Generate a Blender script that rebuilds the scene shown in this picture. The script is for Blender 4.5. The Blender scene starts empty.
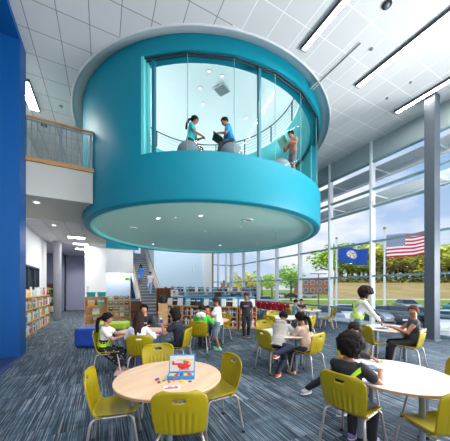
import bpy, bmesh, math, random
from mathutils import Vector, Matrix, noise
random.seed(7)
C = bpy.context.scene
COL = C.collection
PI = math.pi
SN, CS = math.sin(math.radians(26.87)), math.cos(math.radians(26.87))
def V(*a): return Vector(a)
def cw(x, z, h=0.0):
    """metres right of / ahead of the viewpoint -> world"""
    return Vector((SN*z + CS*x, CS*z - SN*x, h))
def fyaw(dx, dz):
    """facing direction (right, ahead) -> rotation about Z so local +Y faces it"""
    w = cw(dx, dz)
    return math.atan2(-w.x, w.y)
# ------------------------------------------------------------------ materials
def lin(c):
    c = c/255.0
    return c/12.92 if c <= 0.04045 else ((c+0.055)/1.055)**2.4
def rgb(r, g, b): return (lin(r), lin(g), lin(b), 1)
MATS = {}
def mat(name, col, rough=0.6, metal=0.0, var=0.06, scale=8.0, bump=0.0, emit=0.0, spec=0.5, coat=0.0):
    if name in MATS: return MATS[name]
    m = bpy.data.materials.new(name); m.use_nodes = True
    nt = m.node_tree; b = nt.nodes['Principled BSDF']
    c = rgb(*col)
    b.inputs['Roughness'].default_value = rough
    b.inputs['Metallic'].default_value = metal
    b.inputs['Specular IOR Level'].default_value = spec
    b.inputs['Coat Weight'].default_value = coat
    tc = nt.nodes.new('ShaderNodeTexCoord'); n = nt.nodes.new('ShaderNodeTexNoise')
    n.inputs['Scale'].default_value = scale; n.inputs['Detail'].default_value = 3
    nt.links.new(tc.outputs['Object'], n.inputs['Vector'])
    r = nt.nodes.new('ShaderNodeValToRGB')
    r.color_ramp.elements[0].position = 0.3; r.color_ramp.elements[1].position = 0.7
    r.color_ramp.elements[0].color = tuple(x*(1-var) for x in c[:3])+(1,)
    r.color_ramp.elements[1].color = tuple(min(1, x*(1+var)) for x in c[:3])+(1,)
    nt.links.new(n.outputs['Fac'], r.inputs['Fac']); nt.links.new(r.outputs['Color'], b.inputs['Base Color'])
    if bump:
        bp = nt.nodes.new('ShaderNodeBump'); bp.inputs['Strength'].default_value = bump; bp.inputs['Distance'].default_value = 0.01
        nt.links.new(n.outputs['Fac'], bp.inputs['Height']); nt.links.new(bp.outputs['Normal'], b.inputs['Normal'])
    if emit:
        b.inputs['Emission Color'].default_value = c; b.inputs['Emission Strength'].default_value = emit
    MATS[name] = m
    return m
class NT:
    def __init__(s, name):
        s.m = bpy.data.materials.new(name); s.m.use_nodes = True; s.t = s.m.node_tree
        s.b = s.t.nodes['Principled BSDF']; MATS[name] = s.m
        s.pos = s.t.nodes.new('ShaderNodeNewGeometry').outputs['Position']
    def n(s, k, **kw):
        x = s.t.nodes.new(k)
        for a, v in kw.items(): setattr(x, a, v)
        return x
    def l(s, a, b): s.t.links.new(a, b)
    def math(s, op, a, b=None, clamp=False):
        x = s.n('ShaderNodeMath', operation=op); x.use_clamp = clamp
        for i, v in enumerate((a, b)):
            if v is None: continue
            if isinstance(v, (int, float)): x.inputs[i].default_value = v
            else: s.l(v, x.inputs[i])
        return x.outputs[0]
    def mix(s, f, a, b):
        x = s.n('ShaderNodeMix', data_type='RGBA')
        for i, v in ((0, f), (6, a), (7, b)):
            if isinstance(v, (int, float)): x.inputs[i].default_value = v
            elif isinstance(v, tuple): x.inputs[i].default_value = v
            else: s.l(v, x.inputs[i])
        return x.outputs[2]
def carpet():
    k = NT('carpet_stripes')
    mp = k.n('ShaderNodeMapping'); k.l(k.pos, mp.inputs['Vector'])
    sep = k.n('ShaderNodeSeparateXYZ'); k.l(k.pos, sep.inputs[0])
    # plank cell: each carpet plank 0.33 x 1.0
    px = k.math('FLOOR', k.math('DIVIDE', sep.outputs[0], 0.5))
    offs = k.math('MULTIPLY', k.math('FRACT', k.math('MULTIPLY', px, 0.37)), 1.0)
    py = k.math('FLOOR', k.math('ADD', k.math('DIVIDE', sep.outputs[1], 0.5), offs))
    cell = k.n('ShaderNodeCombineXYZ'); k.l(px, cell.inputs[0]); k.l(py, cell.inputs[1])
    wn = k.n('ShaderNodeTexWhiteNoise'); wn.noise_dimensions = '3D'; k.l(cell.outputs[0], wn.inputs['Vector'])
    # fine threads: long along Y
    def threads(sx, sy, seed):
        m = k.n('ShaderNodeCombineXYZ')
        k.l(k.math('MULTIPLY', sep.outputs[0], sx), m.inputs[0])
        k.l(k.math('ADD', k.math('MULTIPLY', sep.outputs[1], sy), k.math('MULTIPLY', wn.outputs['Value'], 9.0)), m.inputs[1])
        m.inputs[2].default_value = seed
        n = k.n('ShaderNodeTexNoise'); n.inputs['Scale'].default_value = 1; n.inputs['Detail'].default_value = 1.5
        k.l(m.outputs[0], n.inputs['Vector']); return n.outputs['Fac']
    a = threads(78, 1.0, 0); b = threads(115, 1.4, 5.5); c = threads(2.2, 9, 9.0)
    r = k.n('ShaderNodeValToRGB'); e = r.color_ramp.elements
    r.color_ramp.interpolation = 'LINEAR'
    e[0].position = .40; e[0].color = rgb(20, 23, 32); e[1].position = .47; e[1].color = rgb(46, 54, 68)
    for p, cc in ((.53, rgb(76, 92, 108)), (.58, rgb(118, 130, 144)), (.66, rgb(178, 182, 190))):
        q = e.new(p); q.color = cc
    k.l(a, r.inputs['Fac'])
    r2 = k.n('ShaderNodeValToRGB'); e = r2.color_ramp.elements
    e[0].position = .42; e[0].color = rgb(30, 35, 46); e[1].position = .64; e[1].color = rgb(70, 116, 138)
    k.l(b, r2.inputs['Fac'])
    col = k.mix(0.45, r.outputs[0], r2.outputs[0])
    # irregular cross-wise fading of the pattern, plank to plank
    f = k.math('MULTIPLY', k.math('SUBTRACT', c, 0.40), 2.4, True)
    col = k.mix(k.math('MULTIPLY', f, 0.55), col, rgb(26, 30, 42))
    br = k.math('ADD', 0.82, k.math('MULTIPLY', wn.outputs['Value'], 0.36))
    hs = k.n('ShaderNodeHueSaturation'); k.l(col, hs.inputs['Color']); k.l(br, hs.inputs['Value']); hs.inputs['Saturation'].default_value = .95
    k.l(hs.outputs[0], k.b.inputs['Base Color']); k.b.inputs['Roughness'].default_value = .85
    k.b.inputs['Specular IOR Level'].default_value = .35
    bp = k.n('ShaderNodeBump'); bp.inputs['Strength'].default_value = .6; bp.inputs['Distance'].default_value = .006
    k.l(a, bp.inputs['Height']); k.l(bp.outputs[0], k.b.inputs['Normal'])
    return k.m
def grid_tiles(name, base, line, sx, sy, w, ox=0.0, oy=0.0, split=None, line2=None):
    k = NT(name); sep = k.n('ShaderNodeSeparateXYZ'); k.l(k.pos, sep.inputs[0])
    def ln(out, s, o):
        f = k.math('FRACT', k.math('DIVIDE', k.math('SUBTRACT', out, o), s))
        return k.math('LESS_THAN', f, w/s)
    g = k.math('MAXIMUM', ln(sep.outputs[0], sx, ox), ln(sep.outputs[1], sy, oy))
    lc = line
    if split is not None:
        lc = k.mix(k.math('GREATER_THAN', sep.outputs[0], split), line, line2)
    n = k.n('ShaderNodeTexNoise'); n.inputs['Scale'].default_value = 30; k.l(k.pos, n.inputs['Vector'])
    wn = k.n('ShaderNodeTexWhiteNoise'); cmb = k.n('ShaderNodeCombineXYZ')
    k.l(k.math('FLOOR', k.math('DIVIDE', k.math('SUBTRACT', sep.outputs[0], ox), sx)), cmb.inputs[0])
    k.l(k.math('FLOOR', k.math('DIVIDE', k.math('SUBTRACT', sep.outputs[1], oy), sy)), cmb.inputs[1]); k.l(cmb.outputs[0], wn.inputs['Vector'])
    hs = k.n('ShaderNodeHueSaturation'); hs.inputs['Color'].default_value = base
    k.l(k.math('ADD', .93, k.math('ADD', k.math('MULTIPLY', n.outputs['Fac'], .06), k.math('MULTIPLY', wn.outputs['Value'], .05))), hs.inputs['Value'])
    k.l(k.mix(g, hs.outputs[0], lc), k.b.inputs['Base Color']); k.b.inputs['Roughness'].default_value = .8
    k.b.inputs['Specular IOR Level'].default_value = .2
    return k.m
def glass_mat(name, tint=(1, 1, 1, 1), refl=(.07, .012)):
    m = bpy.data.materials.new(name); m.use_nodes = True; t = m.node_tree
    for n in list(t.nodes):
        if n.type != 'OUTPUT_MATERIAL': t.nodes.remove(n)
    out = t.nodes[0]
    tr = t.nodes.new('ShaderNodeBsdfTransparent'); tr.inputs[0].default_value = tint
    gl = t.nodes.new('ShaderNodeBsdfGlossy'); gl.inputs['Roughness'].default_value = .02; gl.inputs[0].default_value = (1, 1, 1, 1)
    fc = t.nodes.new('ShaderNodeLayerWeight'); fc.inputs['Blend'].default_value = .5
    pw = t.nodes.new('ShaderNodeMath'); pw.operation = 'POWER'; pw.inputs[1].default_value = 4; t.links.new(fc.outputs['Facing'], pw.inputs[0])
    lw = t.nodes.new('ShaderNodeMath'); lw.operation = 'MULTIPLY_ADD'; lw.inputs[1].default_value = refl[0]; lw.inputs[2].default_value = refl[1]; t.links.new(pw.outputs[0], lw.inputs[0])
    mx = t.nodes.new('ShaderNodeMixShader')
    t.links.new(lw.outputs[0], mx.inputs[0]); t.links.new(tr.outputs[0], mx.inputs[1]); t.links.new(gl.outputs[0], mx.inputs[2])
    t.links.new(mx.outputs[0], out.inputs[0]); MATS[name] = m
    return m
def wood(name, a, b, sc=(2, 20, 20), rough=.5):
    k = NT(name); tc = k.n('ShaderNodeTexCoord'); mp = k.n('ShaderNodeMapping'); mp.inputs['Scale'].default_value = sc
    k.l(tc.outputs['Object'], mp.inputs['Vector']); n = k.n('ShaderNodeTexNoise'); n.inputs['Scale'].default_value = 1.5; n.inputs['Detail'].default_value = 5
    k.l(mp.outputs[0], n.inputs['Vector']); r = k.n('ShaderNodeValToRGB'); r.color_ramp.elements[0].color = rgb(*a); r.color_ramp.elements[1].color = rgb(*b)
    r.color_ramp.elements[0].position = .35; r.color_ramp.elements[1].position = .65
    k.l(n.outputs['Fac'], r.inputs['Fac']); k.l(r.outputs[0], k.b.inputs['Base Color']); k.b.inputs['Roughness'].default_value = rough
    return k.m
M_carpet = carpet()
M_ceil = grid_tiles('ceiling_tiles', rgb(206, 208, 208), rgb(128, 132, 136), .62, .72, .018, -1.515, 6.9, 2.6, rgb(238, 240, 240))
M_lowceil = grid_tiles('low_ceiling_tiles', rgb(205, 204, 208), rgb(140, 142, 148), .62, 1.24, .018, 0, 0)
M_glass = glass_mat('clear_glass')
M_loftglass = glass_mat('loft_glass', (.97, 1, 1, 1), (.02, .003))
M_wood = wood('maple_wood', (214, 172, 128), (232, 196, 154))
M_tabwood = wood('maple_laminate', (222, 184, 150), (234, 200, 168), (1.2, 9, 9), .32)
M_case = wood('birch_plywood', (200, 152, 98), (222, 178, 124))
M_darkwood = wood('brown_wood', (134, 88, 50), (162, 110, 68))
M_rail = wood('oak_rail', (160, 116, 66), (186, 142, 88))
W = lambda: mat('white_paint', (226, 228, 230), .7, var=.01)
M_blue = mat('royal_blue_paint', (0, 76, 140), .5, var=.02, spec=.3)
M_bluedeep = mat('deep_blue_paint', (6, 58, 132), .5, var=.02)
M_teal = mat('teal_paint', (0, 130, 150), .5, var=.015, scale=1.5, spec=.3)
M_tealpale = mat('pale_aqua_paint', (132, 196, 192), .7, var=.01)
M_tealrim = mat('aqua_rim_paint', (120, 218, 218), .5, var=.01)
M_tealwall = mat('light_teal_paint', (96, 204, 208), .6, var=.01)
M_steel = mat('galvanised_grey', (120, 132, 142), .45, .3, var=.04)
M_column = mat('column_slate_paint', (68, 77, 88), .5, var=.02)
M_alu = mat('white_aluminium', (214, 222, 226), .4, .1, var=.01)
M_mull = mat('teal_grey_mullion', (120, 150, 158), .4, .2, var=.02)
M_chrome = mat('satin_steel', (190, 186, 184), .28, .9, var=.02)
M_nickel = mat('warm_silver_tube', (196, 184, 178), .3, .75, var=.02)
M_black = mat('black_plastic', (22, 22, 24), .5)
M_chair = mat('olive_yellow_plastic', (160, 142, 0), .32, var=.03, scale=3, spec=.5)
M_redchair = mat('red_plastic', (236, 26, 52), .35, var=.03)
M_lamp = mat('lamp_diffuser', (255, 252, 244), .5, var=0, emit=4.0)
M_down = mat('downlight_lens', (255, 250, 240), .5, var=0, emit=5.0)
# ------------------------------------------------------------------ mesh helpers
def obj(name, bm, m=None, parent=None, smooth=False, bevel=0.0, sub=0, mats=None):
    me = bpy.data.meshes.new(name)
    bmesh.ops.recalc_face_normals(bm, faces=bm.faces)
    bm.to_mesh(me); bm.free()
    o = bpy.data.objects.new(name, me); COL.objects.link(o)
    for x in (mats or ([m] if m else [])): me.materials.append(x)
    if smooth:
        for p in me.polygons: p.use_smooth = True
    if bevel:
        md = o.modifiers.new('b', 'BEVEL'); md.width = bevel; md.segments = 2; md.limit_method = 'ANGLE'
    if sub:
        md = o.modifiers.new('s', 'SUBSURF'); md.levels = sub; md.render_levels = sub
    if parent is not None: o.parent = parent
    return o
def tag(o, label, cat, group=None, kind=None):
    if label: o['label'] = label
    if cat: o['category'] = cat
    if group: o['group'] = group
    if kind: o['kind'] = kind
    return o
def thing(name, label, cat, loc=(0, 0, 0), rz=0.0, group=None, kind=None):
    o = bpy.data.objects.new(name, None); COL.objects.link(o)
    o.empty_display_size = .1
    o.location = loc; o.rotation_euler = (0, 0, rz)
    return tag(o, label, cat, group, kind)
def struct(o): o['kind'] = 'structure'; return o
def box(bm, c, s, rot=None, mi=0):
    M = Matrix.Translation(c)
    if rot is not None: M = M @ rot.to_4x4()
    M = M @ Matrix.Diagonal((s[0], s[1], s[2], 1))
    r = bmesh.ops.create_cube(bm, size=1, matrix=M)
    if mi:
        for f in {f for v in r['verts'] for f in v.link_faces}: f.material_index = mi
def bx(bm, x0, x1, y0, y1, z0, z1, mi=0):
    box(bm, ((x0+x1)/2, (y0+y1)/2, (z0+z1)/2), (abs(x1-x0), abs(y1-y0), abs(z1-z0)), None, mi)
def B(): return bmesh.new()
def boxobj(name, x0, x1, y0, y1, z0, z1, m, parent=None, bevel=0):
    b = B(); bx(b, x0, x1, y0, y1, z0, z1); return obj(name, b, m, parent, bevel=bevel)
def frame_of(d):
    d = d.normalized()
    a = Vector((0, 0, 1)) if abs(d.z) < .9 else Vector((0, 1, 0))
    x = d.cross(a).normalized(); y = d.cross(x).normalized()
    return x, y
def rings_to(bm, rings, cap=True, mi=0):
    vs = [[bm.verts.new(p) for p in r] for r in rings]
    n = len(vs[0]); fs = []
    for a, b in zip(vs, vs[1:]):
        for i in range(n):
            fs.append(bm.faces.new((a[i], a[(i+1) % n], b[(i+1) % n], b[i])))
    if cap:
        fs.append(bm.faces.new(list(reversed(vs[0])))); fs.append(bm.faces.new(vs[-1]))
    for f in fs: f.material_index = mi
    return vs
def capsule(bm, p0, r0, p1, r1, n=10, flat=1.0, fx=None):
    p0 = Vector(p0); p1 = Vector(p1); d = p1-p0
    if d.length < 1e-5: d = Vector((0, 0, 1e-4))
    dn = d.normalized()
    if fx is not None:
        x = Vector(fx); x = (x-dn*x.dot(dn)).normalized(); y = dn.cross(x)
    else: x, y = frame_of(d)
    R = []
    for k in (80, 55, 28):
        a = math.radians(k); R.append((p0-dn*r0*math.sin(a), r0*math.cos(a)))
    R.append((p0, r0)); R.append((p1, r1))
    for k in (28, 55, 80):
        a = math.radians(k); R.append((p1+dn*r1*math.sin(a), r1*math.cos(a)))
    rings_to(bm, [[c+(x*math.cos(t)+y*math.sin(t)*flat)*r for t in [2*PI*i/n for i in range(n)]] for c, r in R])
def tube(bm, pts, r, n=8):
    pts = [Vector(p) for p in pts]; rings = []
    px = None
    for i, p in enumerate(pts):
        d = (pts[min(i+1, len(pts)-1)]-pts[max(i-1, 0)])
        if px is None: px, _ = frame_of(d)
        dn = d.normalized(); px = (px-dn*px.dot(dn)).normalized(); y = dn.cross(px)
        rings.append([p+(px*math.cos(t)+y*math.sin(t))*r for t in [2*PI*k/n for k in range(n)]])
    rings_to(bm, rings)
def smooth_path(pts, k=4):
    pts = [Vector(p) for p in pts]; out = []
    for i in range(len(pts)-1):
        a = pts[max(i-1, 0)]; b = pts[i]; c = pts[i+1]; d = pts[min(i+2, len(pts)-1)]
        for j in range(k):
            t = j/k
            out.append(.5*((2*b)+(-a+c)*t+(2*a-5*b+4*c-d)*t*t+(-a+3*b-3*c+d)*t**3))
    out.append(pts[-1]); return out
def ball(bm, c, r, rot=None, u=14, v=10):
    M = Matrix.Translation(c)
    if rot is not None: M = M @ rot.to_4x4()
    if isinstance(r, (int, float)): r = (r, r, r)
    M = M @ Matrix.Diagonal((r[0], r[1], r[2], 1))
    return bmesh.ops.create_uvsphere(bm, u_segments=u, v_segments=v, radius=1, matrix=M)['verts']
def cyl(bm, c, r, h, n=24, r2=None):
    r2 = r if r2 is None else r2
    rings_to(bm, [[Vector((c[0]+rr*math.cos(t), c[1]+rr*math.sin(t), c[2]+z)) for t in [2*PI*i/n for i in range(n)]] for z, rr in ((0, r), (h, r2))])
def arc_wall(bm, cx, cy, r0, r1, z0, z1, a0, a1, n):
    """solid curved wall between two radii and heights, angles in degrees"""
    full = abs(a1-a0) >= 359.9
    R = []
    for i in range(n+(0 if full else 1)):
        a = math.radians(a0+(a1-a0)*i/n); c, s = math.cos(a), math.sin(a)
        R.append([Vector((cx+r*c, cy+r*s, z)) for r, z in ((r0, z0), (r1, z0), (r1, z1), (r0, z1))])
    vs = [[bm.verts.new(p) for p in r] for r in R]
    m = len(vs)
    for i in range(m if full else m-1):
        a = vs[i]; b = vs[(i+1) % m]
        for j in range(4): bm.faces.new((a[j], b[j], b[(j+1) % 4], a[(j+1) % 4]))
    if not full: bm.faces.new(vs[0]); bm.faces.new(list(reversed(vs[-1])))
def lathe(bm, cx, cy, prof, n=64, a0=0, a1=360):
    full = abs(a1-a0) >= 359.9
    m = n if full else n+1
    vs = [[bm.verts.new((cx+r*math.cos(math.radians(a0+(a1-a0)*i/n)), cy+r*math.sin(math.radians(a0+(a1-a0)*i/n)), z)) for r, z in prof] for i in range(m)]
    for i in range(m if full else m-1):
        a = vs[i]; b = vs[(i+1) % m]
        for j in range(len(prof)-1):
            bm.faces.new((a[j], b[j], b[j+1], a[j+1]))
def dup(root, loc=None, rz=None, label=None, group=None):
    r = root.copy(); COL.objects.link(r)
    if loc is not None: r.location = loc
    if rz is not None: r.rotation_euler = (0, 0, rz)
    if label: r['label'] = label
    if group: r['group'] = group
    for ch in list(root.children):
        c = ch.copy(); COL.objects.link(c); c.parent = r
        for g in list(ch.children):
            d = g.copy(); COL.objects.link(d); d.parent = c
    return r
# ------------------------------------------------------------------ camera
F = 241.0
cam = bpy.data.cameras.new('camera'); co = bpy.data.objects.new('camera', cam); COL.objects.link(co)
CAMH = 1.6
co.location = (0, 0, CAMH); co.rotation_euler = (PI/2, 0, -math.radians(26.87))
cam.sensor_width = 36; cam.lens = F/450*36; cam.shift_y = .15; cam.clip_start = .05; cam.clip_end = 1000
C.camera = co
def ground(px, py, h=0.0):
    z = (CAMH-h)*F/(py-288.0); return cw((px-225)/F*z, z, h)
def atz(px, z, h=0.0): return cw((px-225)/F*z, z, h)
# ------------------------------------------------------------------ room shell
DX, DY, DR = 3.9, 9.46, 4.5
ZC = 7.5
floor = struct(boxobj('floor', -7, 9.85, -5, 22.6, -.12, 0, M_carpet))
# ceiling slab with a round opening over the loft
b = B(); n = 72
pts = [(-7, -5), (9.85, -5), (9.85, 22.6), (-7, 22.6)]
ov = [b.verts.new((x, y, ZC)) for x, y in pts]; iv = [b.verts.new((DX+4.79*math.cos(2*PI*i/n), DY+4.79*math.sin(2*PI*i/n), ZC)) for i in range(n)]
es = [b.edges.new((ov[i], ov[(i+1) % 4])) for i in range(4)]+[b.edges.new((iv[i], iv[(i+1) % n])) for i in range(n)]
bmesh.ops.triangle_fill(b, use_beauty=True, edges=es)
r = bmesh.ops.extrude_face_region(b, geom=list(b.faces))
for v in r['geom']:
    if isinstance(v, bmesh.types.BMVert): v.co.z += .25
struct(obj('ceiling', b, M_ceil))
M_white = W()
M_grey = mat('pale_grey_paint', (196, 200, 206), .7, var=.01)
M_lilac = mat('lilac_grey_paint', (150, 154, 182), .7, var=.01)
M_bluewall = mat('ice_blue_paint', (196, 216, 234), .7, var=.01)
b = B(); bx(b, -7, 9.85, -5.2, -5, 0, .7); bx(b, -7, 9.85, -5.2, -5, 6.7, ZC+.2); bx(b, -7, -6, -5.2, -5, .7, 6.7); bx(b, 9, 9.85, -5.2, -5, .7, 6.7)
struct(obj('wall_back', b, M_white))
wn = struct(thing('window_30', None, None, (1.5, -5.1, .7)))  # unseen window added behind the viewer to let fill light in
for q in range(11): boxobj('mullion', -7.5+q*1.5-.04, -7.5+q*1.5+.04, -.1, .1, 0, 6, M_alu, wn)
b = B()
for z in (.04, 2, 4, 5.96): bx(b, -7.5, 7.5, -.06, .06, z-.035, z+.035)
obj('window_rail', b, M_alu, wn); b = B(); bx(b, -7.5, 7.5, -.005, .005, 0, 6); obj('glass', b, M_glass, wn)
struct(boxobj('wall_left', -7.2, -7, -5, 22.6, 0, ZC+.2, M_white))
# long white left wall with its dark internal window
b = B()
wy0, wy1, wz0, wz1 = 11.0, 13.7, 1.4, 2.5
bx(b, -2.8, -2.6, 7.66, wy0, 0, ZC); bx(b, -2.8, -2.6, wy1, 15.1, 0, ZC); bx(b, -2.8, -2.6, wy0, wy1, 0, wz0); bx(b, -2.8, -2.6, wy0, wy1, wz1, ZC)
struct(obj('wall_left_library', b, M_white))
wn = struct(thing('window_20', None, None, (-2.7, (wy0+wy1)/2, wz0)))
b = B(); hw = (wy1-wy0)/2
for y in (-hw+.03, -hw/3, hw/3, hw-.03): bx(b, -.06, .11, y-.03, y+.03, 0, wz1-wz0)
for z in (.03, wz1-wz0-.03): bx(b, -.06, .11, -hw, hw, z-.03, z+.03)
obj('window_frame', b, mat('dark_frame', (46, 54, 66), .5), wn)
b = B(); bx(b, -.01, .01, -hw, hw, 0, wz1-wz0); obj('glass', b, mat('dark_glass', (60, 74, 92), .12, var=.02), wn)
# blue portal: slab wall and soffit
b = B(); bx(b, -7, -1.72, 7.15, 7.64, 0, 7.36)
struct(obj('wall_blue', b, M_blue))
b = B(); bx(b, -7, -1.72, -5, 7.64, 7.36, 7.5); struct(obj('ceiling_blue', b, M_blue))
b = B(); bx(b, -7, -1.66, -5, 7.15, 0, .012); struct(obj('floor_blue', b, mat('navy_carpet', (26, 52, 104), .8, var=.2, scale=60)))
# upper level slab, cut round the loft
arc = []
for a in [180-23.7+i*(47.4/14) for i in range(15)]: arc.append((DX+4.53*math.cos(math.radians(360-a)), DY+4.53*math.sin(math.radians(360-a))))
arc = sorted(arc, key=lambda p: p[1])
poly = [(-2.6, 7.65), arc[0]]+arc[1:]+[(.15, 12.6), (.15, 22.4), (-6.9, 22.4), (-6.9, 15.1), (-2.6, 15.1)]
poly[1] = (arc[0][0], 7.65)
b = B()
def prism(b, poly, z0, z1):
    lo = [b.verts.new((x, y, z0)) for x, y in poly]; hi = [b.verts.new((x, y, z1)) for x, y in poly]
    b.faces.new(list(reversed(lo))); b.faces.new(hi); m = len(poly)
    for i in range(m): b.faces.new((lo[i], lo[(i+1) % m], hi[(i+1) % m], hi[i]))
prism(b, poly, 3.95, 4.82); struct(obj('floor_upper', b, mat('bulkhead_grey', (182, 184, 178), .7, var=.01)))
b = B(); pl2 = [(x+(.04 if i not in (1,) else 0), y+.04) for i, (x, y) in enumerate(poly)]
# low tiled ceiling lining beyond the plain front strip
bx(b, -2.58, -.75, 10.2, 15.0, 3.925, 3.952); bx(b, -6.8, .1, 15.1, 20.4, 3.925, 3.952)
struct(obj('ceiling_low', b, M_lowceil))
struct(boxobj('trim_1', -2.6, -.22, 7.60, 7.66, 4.80, 4.90, M_rail))
# pillar wall, far walls
struct(boxobj('wall_pillar', -.86, .15, 14.9, 15.5, 0, 3.95, M_white))
b = B(); bx(b, -2.35, -.2, 20.5, 20.7, 0, 3.95); bx(b, -.3, -.2, 15.5, 20.5, 0, 3.95)
struct(obj('wall_lilac', b, M_lilac))
b = B(); bx(b, -6.9, -2.36, 19.6, 19.8, 0, 3.95); struct(obj('wall_lilac_left', b, mat('slate_lilac_paint', (122, 128, 156), .7, var=.01)))
struct(boxobj('wall_corridor', -6.9, -2.6, 15.1, 15.3, 0, 3.95, M_white))
b = B(); bx(b, 3.45, 7.0, 17.6, 17.8, 0, ZC); bx(b, 3.25, 3.45, 17.6, 22.4, 0, ZC)
struct(obj('wall_far', b, M_bluewall))
b = B(); bx(b, .15, 1.85, 17.6, 17.8, 2.62, 4.25); struct(obj('wall_bulkhead', b, M_white))
struct(boxobj('trim_2', .15, 2.2, 17.56, 17.8, 4.25, 4.8, M_teal))
b = B(); bx(b, -.2, 1.85, 19.4, 19.6, 0, 7.4); bx(b, 1.72, 1.84, 17.8, 22.4, 3.9, 7.4); struct(obj('wall_stair', b, M_bluewall))
# wall at the head of the stairs with its bright window
b = B(); bx(b, 1.85, 3.25, 22.4, 22.6, 0, 4.6); bx(b, 1.85, 3.25, 22.4, 22.6, 6.6, 7.5); bx(b, 3.05, 3.25, 22.4, 22.6, 4.6, 6.6)
struct(obj('wall_stairhead', b, M_white))
wn = struct(thing('window_21', None, None, (2.45, 22.5, 4.6)))
b = B()
for x in (-.57, 0, .57): bx(b, x-.03, x+.03, -.05, .05, 0, 2)
for z in (.03, 1.0, 1.97): bx(b, -.6, .6, -.05, .05, z-.03, z+.03)
obj('window_frame', b, M_alu, wn); b = B(); bx(b, -.6, .6, -.005, .005, 0, 2); obj('glass', b, M_glass, wn)
b = B(); bx(b, -7, 1.85, 22.4, 22.6, 0, ZC); struct(obj('wall_end', b, M_white))
# far right corner: white pillar, glazed end wall
struct(boxobj('wall_corner', 7.0, 7.65, 17.4, 17.9, 0, ZC, M_white))
# ---- window wall on the right, bay by bay
XW = 9.7
RAILS = [.06, .71, 2.08, 3.46, 4.87, 5.56, 6.68]
def bay(i, x, y0, y1, along='y'):
    L = y1-y0
    w = struct(thing('window_%d' % i, None, None, (x, y0, 0) if along == 'y' else (y0, x, 0), 0 if along == 'y' else -PI/2))
    b = B(); bx(b, -.10, .14, -.045, .045, 0, ZC); bx(b, -.115, -.1, -.03, .03, 0, ZC); obj('mullion', b, M_alu, w)
    b = B()
    for z in RAILS: bx(b, -.06, .08, .045, L-.045, z-.035, z+.035)
    obj('window_rail', b, M_mull, w)
    b = B(); bx(b, 0, .015, .045, L-.045, .1, 6.65); obj('glass', b, M_glass, w)
    b = B(); bx(b, -.03, .06, .045, L-.045, 6.715, ZC); obj('header_panel', b, mat('header_panel_grey', (150, 164, 168), .5, var=.02), w)
    return w
k = 1
for y in range(-4, 18, 2):
    bay(k, XW, y, y+2); k += 1
    if y == 16: pass
struct(boxobj('trim_3', XW-.1, XW+.14, 17.955, 18.045, 0, ZC, M_alu))
struct(boxobj('wall_right_stub', XW-.1, XW+.14, -5, -4.05, 0, ZC, M_white))
# end bay facing the viewer
w = struct(thing('window_%d' % k, None, None, (7.65, 17.7, 0)))
b = B()
for x in (.05, .7, 1.4, 2.0): bx(b, x-.045, x+.045, -.1, .1, 0, ZC)
obj('mullion', b, M_alu, w); b = B()
for z in RAILS: bx(b, 0, 2.0, -.05, .05, z-.035, z+.035)
obj('window_rail', b, M_mull, w); b = B(); bx(b, 0, 2.0, 0, .01, .1, ZC); obj('glass', b, M_glass, w)
# outside sunshades (slatted aluminium) above two window rows
for z, dep, lab in ((5.42, .95, 'lower'), (6.5, 1.1, 'upper')):
    t = thing('sunshade', 'grey slatted aluminium sunshade outside the %s row of high windows' % lab, 'sunshade', (XW+.16, 6, z))
    b = B()
    for q in range(7): box(b, (.08+dep*q/7, 0, 0), (.11, 23, .02), Matrix.Rotation(.35, 3, 'Y'))
    obj('slat', b, mat('shade_slat', (170, 180, 184), .5), t)
    b = B(); bx(b, dep, dep+.05, -11.5, 11.5, -.09, .09); obj('fascia', b, M_alu, t)
    b = B()
    for y in range(-10, 12, 2): bx(b, .0, dep, y-.02, y+.02, -.05, .05)
    obj('bracket', b, M_alu, t)
# ---- dark steel column by the windows, grey column at left
cc = cw(6.36, 7.4)
t = thing('steel_column', 'tall dark grey steel column standing free in front of the windows', 'column', (cc.x, cc.y, 0))
b = B(); bx(b, -.17, .17, -.13, -.09, 0, ZC); bx(b, -.17, .17, .09, .13, 0, ZC); bx(b, -.155, .155, -.1, .1, 0, ZC)
obj('column_shaft', b, M_column, t)
b = B(); bx(b, -.2, .2, -.17, .17, 0, .03); obj('base_plate', b, M_steel, t)
t = thing('round_column', 'pale grey column at the end of the left wall bookcase', 'column', (-2.02, 14.5, 0))
b = B(); cyl(b, (0, 0, 0), .17, 3.95, 28); obj('column_shaft', b, mat('column_grey', (134, 136, 146), .6, var=.02), t, smooth=False)
b = B(); cyl(b, (0, 0, 0), .185, .1, 28); obj('base_collar', b, M_steel, t)
# ------------------------------------------------------------------ the loft
def dang(x):
    t = (x-225)/F; a = 1+t*t; cx, cz = -.8, 10.2
    bb = 2*(t*cx+cz); c_ = cx*cx+cz*cz-DR*DR; z = (bb-math.sqrt(max(0, bb*bb-4*a*c_)))/(2*a)
    p = cw(t*z, z); return math.degrees(math.atan2(p.y-DY, p.x-DX))
A0, A1 = dang(143.5), -36.0
if A0 > 0: A0 -= 360
loft = thing('reading_loft', 'large round teal reading loft hanging from the ceiling with a curved glass front', 'reading loft', (DX, DY, 0))
SILL, HEAD = 4.86, 7.24
b = B(); lathe(b, 0, 0, [(4.28, 3.84), (4.28, 3.72), (4.30, 3.70), (4.42, 3.70), (4.47, 3.72), (4.5, 3.78), (4.5, SILL), (4.28, SILL), (4.28, 3.84)], 120)
obj('parapet', b, M_teal, loft, smooth=True).modifiers.new('e', 'EDGE_SPLIT').split_angle = .6
b = B(); arc_wall(b, 0, 0, 4.28, 4.5, SILL, 7.68, A1, 360+A0, 90); o = obj('curved_wall', b, M_teal, loft, smooth=True); o.modifiers.new('e', 'EDGE_SPLIT').split_angle = .6
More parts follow.
